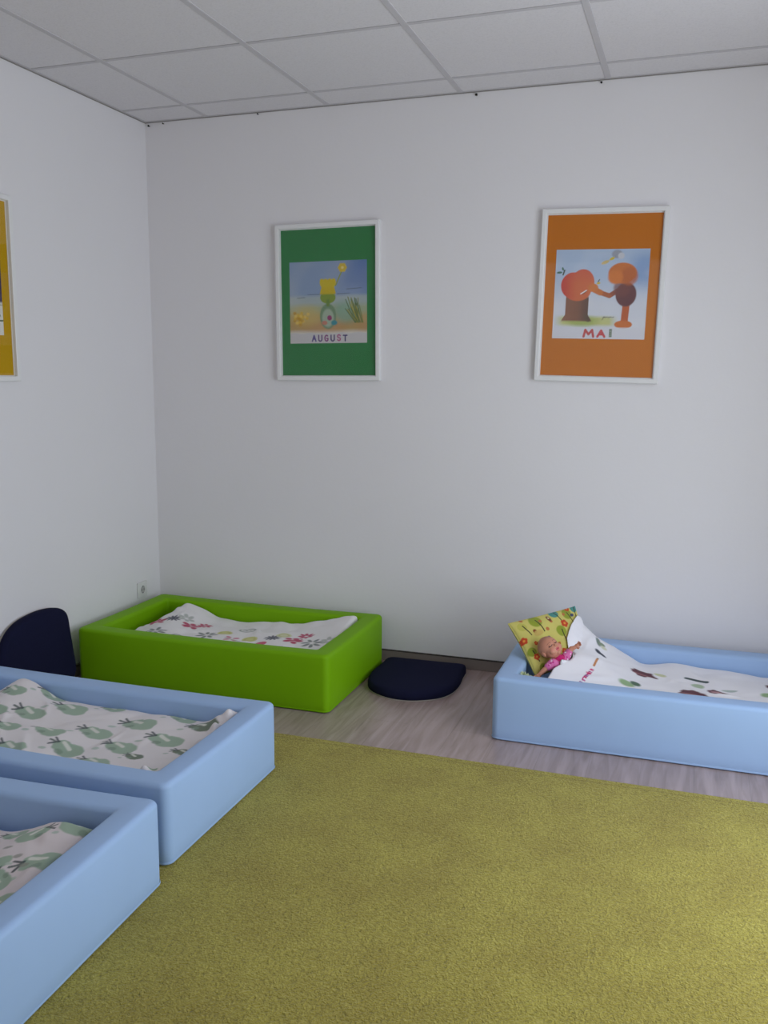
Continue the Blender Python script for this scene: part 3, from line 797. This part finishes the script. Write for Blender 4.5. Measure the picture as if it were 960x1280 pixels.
def make_doll():
    hc = np.array((2.137, -.545, .307))
    base = np.array((2.17, -.55, .24))
    U = unit((-.66, .20, .55))                 # towards the crown
    Nf = np.array((.50, -.62, .62)); Nf = unit(Nf - U * U.dot(Nf))   # the way the face looks
    X = np.cross(U, Nf)                        # towards the doll's left ear
    AX = np.array([X, U, Nf])
    P = lambda a, b, c: hc + X * a + U * b + Nf * c
    root = empty('baby_doll', tuple(base))
    tag(root, 'small bald baby doll in a pink dress lying on the tree print pillow', 'doll')
    bm = bmesh.new()
    ell(bm, P(0, .008, -.003), AX, (.041, .044, .044), 4)             # cranium
    ell(bm, P(0, -.014, .010), AX, (.036, .032, .032), 4)             # lower face
    ell(bm, P(.017, -.020, .026), AX, (.015, .014, .013)); ell(bm, P(-.017, -.020, .026), AX, (.015, .014, .013))   # cheeks
    ell(bm, P(0, -.010, .042), AX, (.0055, .0060, .0060))             # nose
    ell(bm, P(0, -.0235, .0385), AX, (.0085, .0030, .0040)); ell(bm, P(0, -.0285, .0372), AX, (.0075, .0032, .0040))  # lips
    ell(bm, P(0, -.038, .028), AX, (.010, .008, .009))                # chin
    ell(bm, P(.014, .001, .0345), AX, (.0085, .0055, .0055)); ell(bm, P(-.014, .001, .0345), AX, (.0085, .0055, .0055))   # closed lids
    ell(bm, P(.041, -.006, -.002), AX, (.0045, .011, .008)); ell(bm, P(-.041, -.006, -.002), AX, (.0045, .011, .008))   # ears
    neck = P(0, -.050, -.004); chest = np.array((2.186, -.552, .248)); belly = np.array((2.235, -.540, .214))
    limb(bm, [P(0, -.03, -.004), neck, chest], (.020, .0175, .0235), 8)
    limb(bm, [chest, belly], (.0235, .019), 8)
    sA = np.array((2.157, -.582, .258)); sB = np.array((2.205, -.515, .283))
    limb(bm, [chest, sA], (.021, .0145), 6); limb(bm, [chest, sB], (.021, .0135), 6)
    # arm lying out over the edge of the duvet, hand open and slightly curled
    eB = np.array((2.218, -.512, .3040)); wB = np.array((2.231, -.512, .3110))
    limb(bm, [sB, eB, wB], (.0135, .0105, .0078), 8)
    # the other arm comes down beside the pillow
    eA = np.array((2.128, -.604, .236)); wA = np.array((2.112, -.616, .219))
    limb(bm, [sA, eA, wA], (.0135, .0105, .008), 8)
    def hand(w, d, nrm, thumb_side):
        d = unit(d); nrm = unit(np.array(nrm) - d * np.dot(d, nrm)); s = np.cross(d, nrm) * thumb_side
        pc = w + d * .010; ell(bm, pc, np.array([d, s, nrm]), (.0115, .0095, .0062))
        for k, ln in enumerate((.0125, .0145, .0140, .0110)):
            off = s * (.0072 - .0048 * k)
            p0 = pc + d * .008 + off; p1 = p0 + d * ln * .55 + off * .25 + nrm * .0015; p2 = p1 + d * ln * .30 + nrm * .0055
            limb(bm, [p0, p1, p2], (.0026, .0024, .0020), 5)
        t0 = w + d * .006 + s * .008; t1 = t0 + s * .0065 + d * .004; t2 = t1 + d * .0055 + nrm * .003
        limb(bm, [t0, t1, t2], (.0030, .0027, .0022), 5)
    hand(wB, (.55, .15, .45), (-.1, -.6, .7), 1)
    hand(wA, (-.6, -.35, -.55), (.3, -.7, .6), -1)
    def skin(V):
        rel = V - hc; a, b, c = rel @ X, rel @ U, rel @ Nf
        C = np.ones((len(V), 3)) * s2l((200, 138, 112))
        def m(mask, col, al=1.0): put(C, mask, col, al)
        head = np.clip((.062 - np.linalg.norm(rel, axis=1)) / .004, 0, 1)
        m(head * np.clip((b - .016 - c * .25) / .018, 0, 1), (172, 118, 96), .75)           # moulded hair tint on the crown
        for s in (1, -1):
            m(head * np.clip(1 - np.hypot((a - .020 * s) / .012, (b + .018) / .010), 0, 1) * (c > .015), (222, 140, 124), .8)
            lid = (np.abs(b + .0025 + ((a - .014 * s) / .0085) ** 2 * -.0025) < .0016) & (np.abs(a - .014 * s) < .009) & (c > .02)
            m(lid.astype(float), (84, 52, 44))
            br = (np.abs(b - .0125 + ((a - .014 * s) / .009) ** 2 * .002) < .0013) & (np.abs(a - .014 * s) < .009) & (c > .02)
            m(br.astype(float), (150, 98, 76), .8)
        m(((np.abs(a) < .0085) & (np.abs(b + .026) < .0055) & (c > .033)).astype(float), (206, 96, 100))
        m(((np.abs(a) < .0075) & (np.abs(b + .026) < .0010) & (c > .033)).astype(float), (130, 56, 60))
        return C
    remesh('body', bm, .0011, M['skin'], root, base, skin, 3)
    # dress: yoke, short puffed sleeves
    bm = bmesh.new()
    limb(bm, [P(0, -.056, -.004), chest, belly], (.0215, .0270, .0225), 10)
    limb(bm, [chest, sA], (.027, .0185), 6); limb(bm, [chest, sB], (.027, .0170), 6)
    limb(bm, [sA, sA * .45 + eA * .55], (.0200, .0165), 6); limb(bm, [sB, sB * .6 + eB * .4], (.0170, .0145), 6)
    def dress(V):
        C = np.ones((len(V), 3)) * s2l((214, 112, 166))
        r = random.Random(4)
        for k in range(90):
            p = V[r.randrange(len(V))]; d = np.linalg.norm(V - p, axis=1)
            put(C, np.clip((.0042 - d) / .001, 0, 1), r.choice([(238, 206, 226), (240, 220, 232), (190, 60, 130), (226, 150, 190)]))
        d = np.linalg.norm(V - P(0, -.050, -.004), axis=1)
        put(C, np.clip((.0275 - d) / .002, 0, 1), (196, 40, 110))
        return C
    remesh('dress', bm, .0014, M['cotton'], root, base, dress, 3)
make_doll()

# height map of the pillow and the doll, so that the duvet can be laid over them
def under_map(points):
    x0, y0, st, nx, ny = 1.95, -.75, .004, 130, 140
    Z = np.zeros((ny, nx))
    ix = ((points[:, 0] - x0) / st).astype(int); iy = ((points[:, 1] - y0) / st).astype(int)
    ok = (ix >= 0) & (ix < nx) & (iy >= 0) & (iy < ny)
    np.maximum.at(Z, (iy[ok], ix[ok]), points[ok, 2])
    for _ in range(1):      # dilate, then soften
        P = np.pad(Z, 1); Z = np.max([P[a:a + ny, b:b + nx] for a in range(3) for b in range(3)], axis=0)
    B = Z.copy()
    for _ in range(3):
        P = np.pad(B, 1, mode='edge'); W_ = np.pad((B > 0).astype(float), 1, mode='edge')
        B = np.where(Z > 0, sum(P[a:a + ny, b:b + nx] for a in range(3) for b in range(3)) / np.maximum(1, sum(W_[a:a + ny, b:b + nx] for a in range(3) for b in range(3))), 0)
    B = np.maximum(B, np.where(Z > 0, Z - .004, 0))
    def f(x, y):
        a = np.clip((x - x0) / st - .5, 0, nx - 2); b = np.clip((y - y0) / st - .5, 0, ny - 2)
        i, j = a.astype(int), b.astype(int); u, v = a - i, b - j
        inside = (x >= x0) & (x < x0 + st * (nx - 2)) & (y >= y0) & (y < y0 + st * (ny - 2))
        z = B[j, i] * (1 - u) * (1 - v) + B[j, i + 1] * u * (1 - v) + B[j + 1, i] * (1 - u) * v + B[j + 1, i + 1] * u * v
        full = (B[j, i] > 0) & (B[j, i + 1] > 0) & (B[j + 1, i] > 0) & (B[j + 1, i + 1] > 0)
        return np.where(inside & full, z, 0)
    return f
UNDER = under_map(np.concatenate(UNDER_PTS)); UNDER_DOLL = under_map(np.concatenate(DOLL_PTS))
duvet('duvet', 'white duvet with brown hedgehogs and leaves turned up over the doll', 'printed duvets in the beds', PR,
      xl_right, lambda y: 3.082 + 0 * y, -.703, -.196, paint_right, 47, .1065, thick=.030, nx=330, ny=170, root=(2.57, -.447, .1065), edge=.010, amp=.0042, under=UNDER)

# ------------------------------------------------------------------ navy seat cushions
def cushion_outline(w, d, back):
    """flat back edge, slightly bulging sides, round front; local x across, y depth (back edge at y=0, front at -d)"""
    h = w / 2
    half = [(0.0, back * h), (.03, back * h + (1 - back) * h * .55), (.11, h * .965), (.21, h), (.31, h * .95), (.385, h * .77), (.43, h * .47), (.452, h * .22), (.456, 0)]
    half = [(a / .456 * d, b) for a, b in half]
    pts = [(0.0, -half[0][1] * .5), (0.0, 0.0), (0.0, half[0][1] * .5)] + half + [(a, -b) for a, b in half[-2::-1]]
    P = np.array([(b, -a) for a, b in pts]); n = len(P); out = []
    for i in range(n):
        p0, p1, p2, p3 = P[(i - 1) % n], P[i], P[(i + 1) % n], P[(i + 2) % n]
        for t in np.linspace(0, 1, 12)[:-1]:
            out.append(.5 * ((2 * p1) + (-p0 + p2) * t + (2 * p0 - 5 * p1 + 4 * p2 - p3) * t * t + (-p0 + 3 * p1 - 3 * p2 + p3) * t ** 3))
    Q = np.array(out); Q = np.concatenate([Q, Q[:1]])
    L = np.r_[0, np.cumsum(np.linalg.norm(np.diff(Q, axis=0), axis=1))]
    tt = np.linspace(0, L[-1], 121)[:-1]
    Q = np.c_[np.interp(tt, L, Q[:, 0]), np.interp(tt, L, Q[:, 1])]
    for _ in range(5): Q = .5 * Q + .25 * (np.roll(Q, 1, 0) + np.roll(Q, -1, 0))
    return Q
def slab(name, ol, levels):
    """levels: (scale inward in metres, z)"""
    cen = ol.mean(0); V = []; n = len(ol)
    nrm = np.roll(ol, -1, 0) - np.roll(ol, 1, 0); nrm = np.c_[nrm[:, 1], -nrm[:, 0]]; nrm /= np.linalg.norm(nrm, axis=1)[:, None]
    if ((ol + nrm * .01 - cen) ** 2).sum() < ((ol - cen) ** 2).sum(): nrm = -nrm
    for d, z in levels:
        q = ol - nrm * d if d < .05 else cen + (ol - cen) * (1 - d)
        V += [(a, b, z) for a, b in q]
    F = []
    for i in range(len(levels) - 1):
        for j in range(n): F.append((i * n + j, i * n + (j + 1) % n, (i + 1) * n + (j + 1) % n, (i + 1) * n + j))
    F.append(tuple(range(n - 1, -1, -1))); F.append(tuple(range((len(levels) - 1) * n, len(levels) * n)))
    bm = bmesh.new(); vs = [bm.verts.new(v) for v in V]
    for f in F: bm.faces.new([vs[k] for k in f])
    return from_bm(name, bm, True)
def seat_cushion(label, w, d, back, h=.042):
    root = empty('seat_cushion'); tag(root, label, 'cushion', 'navy blue seat cushions')
    ol = cushion_outline(w, d, back)
    link('cover', slab('cover', ol, [(.003, .0045), (0, .007), (0, h * .55), (.002, h * .75), (.006, h * .92), (.013, h), (.14, h + .003), (.4, h + .005), (.8, h + .005)]), M['navy'], root)
    link('backing', slab('backing', ol, [(.002, 0), (.0005, .001), (.0005, .0043), (.002, .0045)]), M['backing'], root)
    return root
c1 = seat_cushion('navy blue seat cushion lying flat on the wood floor beside the green bed', .41, .465, .90)
c1.location = (1.493, -.060, .0005); c1.rotation_euler = (0, 0, .03)
c2 = seat_cushion('navy blue seat cushion standing upright against the left wall behind the blue bed', .385, .445, .66)
# local x (across) -> up/down, local y (back edge) -> +y along the wall, local z (thickness) -> into the room
lean = .09
ex = np.array((0, .06, -1.0)); ex = ex / np.linalg.norm(ex)
ey = np.array((0, 1.0, .06)); ey = ey / np.linalg.norm(ey)
ez = np.cross(ex, ey)
mt = Matrix.Identity(4)
for i in range(3):
    mt[i][0], mt[i][1], mt[i][2] = ex[i], ey[i], ez[i]
rl = Matrix.Rotation(-lean, 4, 'Y')
c2.matrix_world = Matrix.Translation((.024, -.805, .1935)) @ rl @ mt

# ------------------------------------------------------------------ wall socket
so = empty('wall_socket', (0, -.172, .286)); tag(so, 'white wall socket on the left wall just above the green bed', 'socket')
bm = bmesh.new(); box(bm, 0.0003, .009, -.040, .040, -.040, .040, bev=.003, seg=3); link('cover_plate', from_bm('cover_plate', bm, True), M['plastic'], so)
def disc(name, r, x0, x1, mat, parent, seg=40, dy=0, dz=0):
    bm = bmesh.new(); bmesh.ops.create_cone(bm, cap_ends=True, segments=seg, radius1=r, radius2=r, depth=x1 - x0)
    bmesh.ops.transform(bm, matrix=Matrix.Translation(((x0 + x1) / 2, dy, dz)) @ Matrix.Rotation(math.pi / 2, 4, 'Y'), verts=bm.verts[:])
    return link(name, from_bm(name, bm), mat, parent)
# round well of the socket: ring, recessed face, two contact holes and earth clips
V, F = [], []; seg = 40
for r, x in ((.0235, .009), (.0225, .0105), (.0200, .0105), (.0192, .0093)):
    V += [(x, r * math.cos(2 * math.pi * k / seg), r * math.sin(2 * math.pi * k / seg)) for k in range(seg)]
for i in range(3):
    for k in range(seg): F.append((i * seg + k, i * seg + (k + 1) % seg, (i + 1) * seg + (k + 1) % seg, (i + 1) * seg + k))
link('rim', mesh('rim', V, F, True), M['plastic'], so)
disc('recess', .0192, .0088, .0094, plain('socket_recess_grey', (.42, .41, .40), .5, .3), so)
for s in (-1, 1):
    disc('contact_hole', .0028, .0093, .0097, M['darkhole'], so, 20, s * .0095, 0)
    bm = bmesh.new(); box(bm, .0093, .0108, -.003, .003, s * .0172 - .0018, s * .0172 + .0018); link('earth_clip', from_bm('earth_clip', bm), M['screw'], so)

# ------------------------------------------------------------------ dark screws in the back wall below the ceiling
for (x, z, r, lab) in ((.025, 2.577, .0050, 'small dark screw in the back wall under the ceiling, right in the room corner'),
                       (.106, 2.582, .0036, 'small dark screw in the back wall under the ceiling, second from the room corner'),
                       (.617, 2.585, .0036, 'small dark screw under the ceiling above and left of the green picture'),
                       (1.665, 2.580, .0058, 'largest dark screw under the ceiling, above the gap between the two back wall pictures'),
                       (2.194, 2.582, .0044, 'small dark screw under the ceiling directly above the orange picture')):
    bm = bmesh.new()
    bmesh.ops.create_cone(bm, cap_ends=True, segments=12, radius1=r * .5, radius2=r * .5, depth=.010, matrix=Matrix.Translation((0, -.005, 0)) @ Matrix.Rotation(math.pi / 2, 4, 'X'))
    bmesh.ops.create_uvsphere(bm, u_segments=12, v_segments=8, radius=r, matrix=Matrix.Translation((0, -.011, 0)) @ Matrix.Diagonal((1, .55, 1, 1)))
    o = link('wall_screw', from_bm('wall_screw', bm, True), M['screw'], loc=(x, -.0002, z)); tag(o, lab, 'screw', 'dark screws under the ceiling')

# ------------------------------------------------------------------ framed pictures
def paper(name, w, h, painter, parent, y, x0=0, z0=0, n=250):
    nx = n; ny = int(n * h / w)
    u = np.linspace(0, 1, nx)[None] * np.ones((ny, 1)); v = np.linspace(0, 1, ny)[:, None] * np.ones((1, nx))
    rgb = np.ones((ny, nx, 3)) * s2l((232, 232, 230)); painter(rgb, u, v)
    V = np.stack([x0 + (u - .5) * w, np.full_like(u, y), z0 + (v - .5) * h], -1).reshape(-1, 3)
    me = mesh(name, V, grid_mesh(None, ny, nx)); set_col(me, rgb.reshape(-1, 3))
    return link(name, me, M['paper'], parent)

def wash(u, v, seed):
    r = np.random.default_rng(seed); z = 0 * u
    for k in range(12):
        a = r.uniform(0, 6.3); f = r.uniform(4, 26); z = z + np.sin(f * (u * math.cos(a) + v * math.sin(a)) + r.uniform(0, 6)) / 12 * 2.2
    return np.clip(.5 + .5 * z, 0, 1)
def band(v, a, b, soft): return np.clip((v - a) / soft + .5, 0, 1) * np.clip((b - v) / soft + .5, 0, 1)

def letters(rgb, u, v, items, w):
    for strokes, cx, cy, sx, sz, col in items:
        for (a, b, c, d) in strokes:
            put(rgb, stroke(u, v, cx + (a - .5) * sx, cy + (b - .5) * sz, cx + (c - .5) * sx, cy + (d - .5) * sz, w, .35), col)
def arc(cx, cy, rx, ry, a0, a1, n=10):
    p = [(cx + rx * math.cos(math.radians(a0 + (a1 - a0) * i / n)), cy + ry * math.sin(math.radians(a0 + (a1 - a0) * i / n))) for i in range(n + 1)]
    return [(p[i][0], p[i][1], p[i + 1][0], p[i + 1][1]) for i in range(n)]
LET = {
    'A': [(0, 0, .5, 1), (.5, 1, 1, 0), (.22, .38, .78, .38)],
    'U': [(0.05, 1, .05, .3), (.95, 1, .95, .3)] + arc(.5, .32, .45, .32, 180, 360),
    'G': arc(.52, .5, .48, .5, 50, 320) + [(.9, .15, .9, .46), (.9, .46, .58, .46)],
    'S': arc(.5, .75, .38, .25, 20, 270, 9) + arc(.5, .25, .40, .25, 90, -160, 9),
    'T': [(0, .95, 1, .95), (.5, .95, .5, 0)],
    'M': [(0, 0, .15, 1), (.15, 1, .5, .35), (.5, .35, .85, 1), (.85, 1, 1, 0)],
    'I': [(.5, 0, .5, 1)],
}
def paint_august(rgb, u, v):
    w = wash(u, v, 3)
    put(rgb, band(v, .52, 1.2, .12), (140, 160, 190)); put(rgb, band(v, .62, 1.2, .25) * np.clip((u - .45) / .5, 0, 1), (92, 122, 176), .9)
    put(rgb, band(v, .44, .58, .05), (170, 182, 182)); put(rgb, band(v, .30, .47, .06), (166, 176, 142))
    put(rgb, band(v, .14, .36, .08), (186, 158, 104)); put(rgb, band(v, .14, .26, .05) * w, (188, 128, 66), .8)
    put(rgb, blob(u, v, .74, .38, .16, .13, 0, .7), (120, 164, 140), .8)
    put(rgb, blob(u, v, .20, .34, .2, .12, 0, .8), (206, 178, 90), .6)
    put(rgb, np.clip(w - .35, 0, 1), (224, 222, 214), .25)
    # distant shore lines
    for a, b, c, d in ((.24, .60, .42, .60), (.62, .60, .78, .605), (.74, .655, .93, .665), (.1, .56, .2, .565)): put(rgb, stroke(u, v, a, b, c, d, .004), (92, 104, 112), .8)
    # reeds on the right
    r = random.Random(8)
    for k in range(26):
        x0 = r.uniform(.84, .96); put(rgb, stroke(u, v, x0, .25, x0 + r.uniform(-.14, .03), r.uniform(.40, .56), .006), r.choice([(122, 128, 60), (170, 158, 60), (86, 112, 74)]), .85)
    # small yellow bush on the left
    for k in range(30):
        put(rgb, blob(u, v, r.gauss(.14, .045), r.gauss(.31, .035), .022, .02, 0, .5), r.choice([(216, 178, 60), (196, 150, 44), (228, 196, 96)]), .8)
    # plain green vase holding a large yellow tulip
    put(rgb, blob(u, v, .50, .33, .105, .155, 0, .15), (118, 146, 112)); put(rgb, blob(u, v, .50, .31, .075, .11, 0, .3), (176, 190, 170), .8)
    put(rgb, blob(u, v, .52, .31, .030, .032, .3, .3), (150, 60, 110)); put(rgb, blob(u, v, .455, .25, .036, .026, 0, .4), (196, 130, 110)); put(rgb, blob(u, v, .58, .25, .040, .03, 0, .4), (64, 140, 150))
    put(rgb, blob(u, v, .50, .56, .100, .075, 0, .15), (132, 154, 52)); put(rgb, band(v, .60, .72, .02) * (np.abs(u - .50) < .105 - (v - .6) * .25), (206, 180, 22))
    for s in (-.07, -.025, .025, .07): put(rgb, blob(u, v, .50 + s, .735, .034, .055, s * -3, .2), (210, 186, 26))
    put(rgb, stroke(u, v, .5, .47, .5, .52, .02), (110, 140, 60))
    # yellow bloom at the upper right with its stalk
    put(rgb, stroke(u, v, .60, .70, .68, .87, .007), (150, 160, 60))
    for k in range(6):
        a = k * 1.047; put(rgb, blob(u, v, .69 + .032 * math.cos(a), .915 + .032 * math.sin(a), .026, .026, 0, .4), (214, 184, 60))
    put(rgb, blob(u, v, .69, .915, .018, .018), (236, 214, 130))
    # white strip and the month
    put(rgb, (v < .125 + .006 * np.sin(30 * u)).astype(float), (204, 200, 200))
    cc = [(96, 84, 140), (110, 84, 130), (140, 80, 130), (90, 78, 120), (176, 100, 140), (84, 74, 120)]
    letters(rgb, u, v, [(LET[c], .315 + k * .081, .062 + (.004 if k == 4 else 0), .046, .070, cc[k]) for k, c in enumerate('AUGUST')], .0085)
def paint_mai(rgb, u, v):
    w = wash(u, v, 5)
    put(rgb, np.ones_like(u), (214, 218, 228)); put(rgb, band(v, .55, 1.2, .3), (176, 196, 222), .9); put(rgb, band(v, .6, .95, .2) * blob(u, v, .97, .75, .16, .28, 0, .9), (126, 158, 204), .8)
    put(rgb, np.clip(w - .5, 0, 1), (232, 232, 236), .5)
    # grass
    put(rgb, band(v, .15, .25, .04) * band(u, .06, .66, .1), (196, 198, 120), .9); put(rgb, blob(u, v, .32, .2, .16, .06, 0, .8), (150, 172, 80), .7)
    # brown stump
    m = (np.abs(u - .255) < .125 + np.clip(.27 - v, 0, 1) * .6) * band(v, .20, .47, .02); put(rgb, m, (142, 98, 78)); put(rgb, m * np.clip((u - .24) / .12, 0, 1), (92, 74, 68), .8)
    put(rgb, m * np.clip(wash(u * 3, v * .4, 9) - .4, 0, 1), (112, 72, 58), .7)
    put(rgb, stroke(u, v, .345, .27, .385, .20, .012), (100, 84, 66))
    # big round red orange fruit resting on the stump, leaf at the stalk
    body = np.clip(blob(u, v, .20, .60, .13, .145, 0, .06) + blob(u, v, .305, .63, .125, .150, 0, .06) + blob(u, v, .255, .545, .145, .12, 0, .06), 0, 1)
    put(rgb, body, (212, 112, 72)); put(rgb, body * np.clip((.24 - u) / .14, 0, 1), (198, 58, 56), .85); put(rgb, body * np.clip((v - .62) / .16, 0, 1), (206, 84, 70), .6)
    put(rgb, stroke(u, v, .085, .72, .10, .77, .008), (60, 70, 60)); put(rgb, blob(u, v, .045, .745, .03, .012, .1, .4), (60, 110, 90)); put(rgb, blob(u, v, .08, .785, .01, .02, .3, .4), (60, 110, 90))
    put(rgb, stroke(u, v, .29, .505, .35, .545, .006), (240, 236, 236)); put(rgb, stroke(u, v, .31, .50, .35, .535, .003), (70, 60, 60))
    # a bough reaching left from a plain tree with an orange trunk and a brown and orange crown
    for a, b, c, d, s, col in ((.70, .55, .60, .485, .026, (150, 84, 66)), (.60, .485, .50, .52, .026, (176, 98, 60)), (.50, .52, .42, .56, .032, (206, 120, 62))): put(rgb, stroke(u, v, a, b, c, d, s, .2), col)
    put(rgb, blob(u, v, .42, .575, .055, .045, 0, .2), (214, 128, 66)); put(rgb, blob(u, v, .475, .625, .02, .012, .2, .4), (216, 190, 60)); put(rgb, stroke(u, v, .47, .64, .485, .665, .005), (80, 84, 96))
    put(rgb, stroke(u, v, .775, .20, .785, .42, .038, .15), (190, 96, 54)); put(rgb, blob(u, v, .765, .165, .095, .045, 0, .12), (206, 116, 58))
    put(rgb, blob(u, v, .775, .50, .11, .135, 0, .12), (104, 62, 66)); put(rgb, blob(u, v, .73, .57, .09, .10, 0, .3), (124, 74, 70), .8)
    put(rgb, blob(u, v, .725, .735, .150, .115, 0, .10), (206, 116, 52)); put(rgb, blob(u, v, .80, .70, .09, .10, 0, .3), (186, 98, 50), .8); put(rgb, blob(u, v, .655, .69, .08, .075, 0, .3), (216, 124, 56))
    # grey cloud and a few yellow leaves above
    put(rgb, blob(u, v, .655, .945, .055, .045, 0, .3), (160, 164, 176)); put(rgb, blob(u, v, .70, .925, .035, .035, 0, .3), (206, 208, 216))
    put(rgb, blob(u, v, .605, .895, .03, .014, .5, .4), (222, 196, 70)); put(rgb, blob(u, v, .535, .855, .045, .018, .4, .4), (214, 190, 130))
    # scribbled signature line
    for k in range(9): put(rgb, stroke(u, v, .545 + k * .013, .245 + .006 * math.sin(k * 2.3), .558 + k * .013, .245 + .006 * math.sin(k * 2.3 + 2.3), .0035), (70, 66, 72), .85)
    put(rgb, stroke(u, v, .535, .215, .56, .25, .0035), (70, 66, 72), .8)
    # month in chunky red letters, the I as a green bar of dashes
    put(rgb, (v < .13).astype(float), (216, 216, 224), .7)
    letters(rgb, u, v, [(LET['M'], .40, .062, .105, .075, (196, 84, 84)), (LET['A'], .535, .060, .075, .068, (200, 78, 84))], .0125)
    for k in range(6): put(rgb, stroke(u, v, .625, .030 + k * .0155, .647, .030 + k * .0155, .0062), (96, 118, 88))
def paint_yellow(rgb, u, v):
    put(rgb, np.ones_like(u), (226, 224, 218)); put(rgb, band(v, .34, 1.2, .02), (58, 50, 88)); put(rgb, band(v, .34, .42, .06), (90, 82, 120), .6)
    put(rgb, blob(u, v, .74, .82, .08, .08, 0, .2), (228, 214, 140))
    put(rgb, band(v, .44, .9, .01) * (np.abs(u - .34) < .20) * 1.0, (150, 92, 66)); put(rgb, blob(u, v, .34, .90, .26, .09, 0, .1), (176, 66, 56))
    put(rgb, stroke(u, v, .84, .14, 1.0, .15, .008), (96, 110, 80)); put(rgb, blob(u, v, .93, .20, .035, .02, 0, .4), (110, 124, 96)); put(rgb, stroke(u, v, .5, .30, 1.0, .31, .005), (170, 176, 160))

def picture(loc, rot, card, painter, label, aw, ah, ax, az):
    root = empty('framed_picture', loc, rot); tag(root, label, 'picture', 'white framed posters on the walls')
    iw, ih, b, d = .484 / 2, .685 / 2, .020, .026
    # mitred frame
    bm = bmesh.new()
    prof = [(0, 0), (0, -d), (.0025, -d - .002), (b - .004, -d - .002), (b, -d), (b, -.012), (b + .004, -.012), (b + .004, 0)]
    ow, oh = iw + b, ih + b; rows = []
    for px, py in prof:
        hw_, hh_ = ow - px, oh - px
        rows.append([bm.verts.new((sx * hw_, py, sz * hh_)) for sx, sz in ((-1, -1), (1, -1), (1, 1), (-1, 1))])
    for i in range(len(rows)):
        r0, r1 = rows[i], rows[(i + 1) % len(rows)]
        for j in range(4): bm.faces.new((r0[j], r0[(j + 1) % 4], r1[(j + 1) % 4], r1[j]))
    link('frame', from_bm('frame', bm), M['frame'], root)
    bm = bmesh.new(); box(bm, -iw - .002, iw + .002, -.010, -.004, -ih - .002, ih + .002); link('mount_card', from_bm('mount_card', bm), card, root)
    paper('print', aw, ah, painter, root, -.0105, ax, az)
    bm = bmesh.new(); box(bm, -iw - .001, iw + .001, -.0185, -.0165, -ih - .001, ih + .001); link('glass', from_bm('glass', bm), M['glass'], root)
    return root
picture((.970, -.0008, 1.7135), (0, -.007, 0), M['cardgreen'], paint_august, 'white framed poster with green mount and the word AUGUST on the back wall', .391, .378, .0, .0015)
picture((2.2235, -.0008, 1.717), (0, .022, 0), M['cardorange'], paint_mai, 'white framed poster with orange mount and the word MAI, on the back wall', .389, .374, .0, .008)
picture((.0008, -1.2655, 1.709), (0, 0, math.pi / 2), M['cardyellow'], paint_yellow, 'white framed poster with yellow mount on the left wall, cut off by the photo edge', .391, .378, .0, .008)

# ------------------------------------------------------------------ light
wd = bpy.data.worlds.new('daylight'); SC.world = wd; wd.use_nodes = True
bg = wd.node_tree.nodes['Background']; bg.inputs['Color'].default_value = (.72, .84, 1.0, 1); bg.inputs['Strength'].default_value = 1.0
def area(name, loc, rot, sx, sy, e, col):
    l = bpy.data.lights.new(name, 'AREA'); l.shape = 'RECTANGLE'; l.size = sx; l.size_y = sy; l.energy = e; l.color = col
    o = bpy.data.objects.new(name, l); COL.objects.link(o); o.location = loc; o.rotation_euler = rot; return o
# overcast sky light entering through the window in the right wall
area('window_daylight', (W - .02, (wy0 + wy1) / 2, (wz0 + wz1) / 2), (0, math.radians(90), 0), wz1 - wz0 - .1, wy1 - wy0 - .1, 35.5, (.83, .90, 1.0))
# added weak warm fill lamp behind the camera, no opening in that wall
area('rear_fill', (1.8, -Dp + .05, 1.6), (math.radians(90), 0, 0), 2.6, 1.8, 7, (1.0, .94, .92))

SC.view_settings.view_transform = 'Standard'
SC.view_settings.look = 'None'
SC.view_settings.exposure = 0.0
SC.cycles.use_denoising = True
SC.cycles.max_bounces = 10
SC.cycles.diffuse_bounces = 6
SC.cycles.transparent_max_bounces = 12
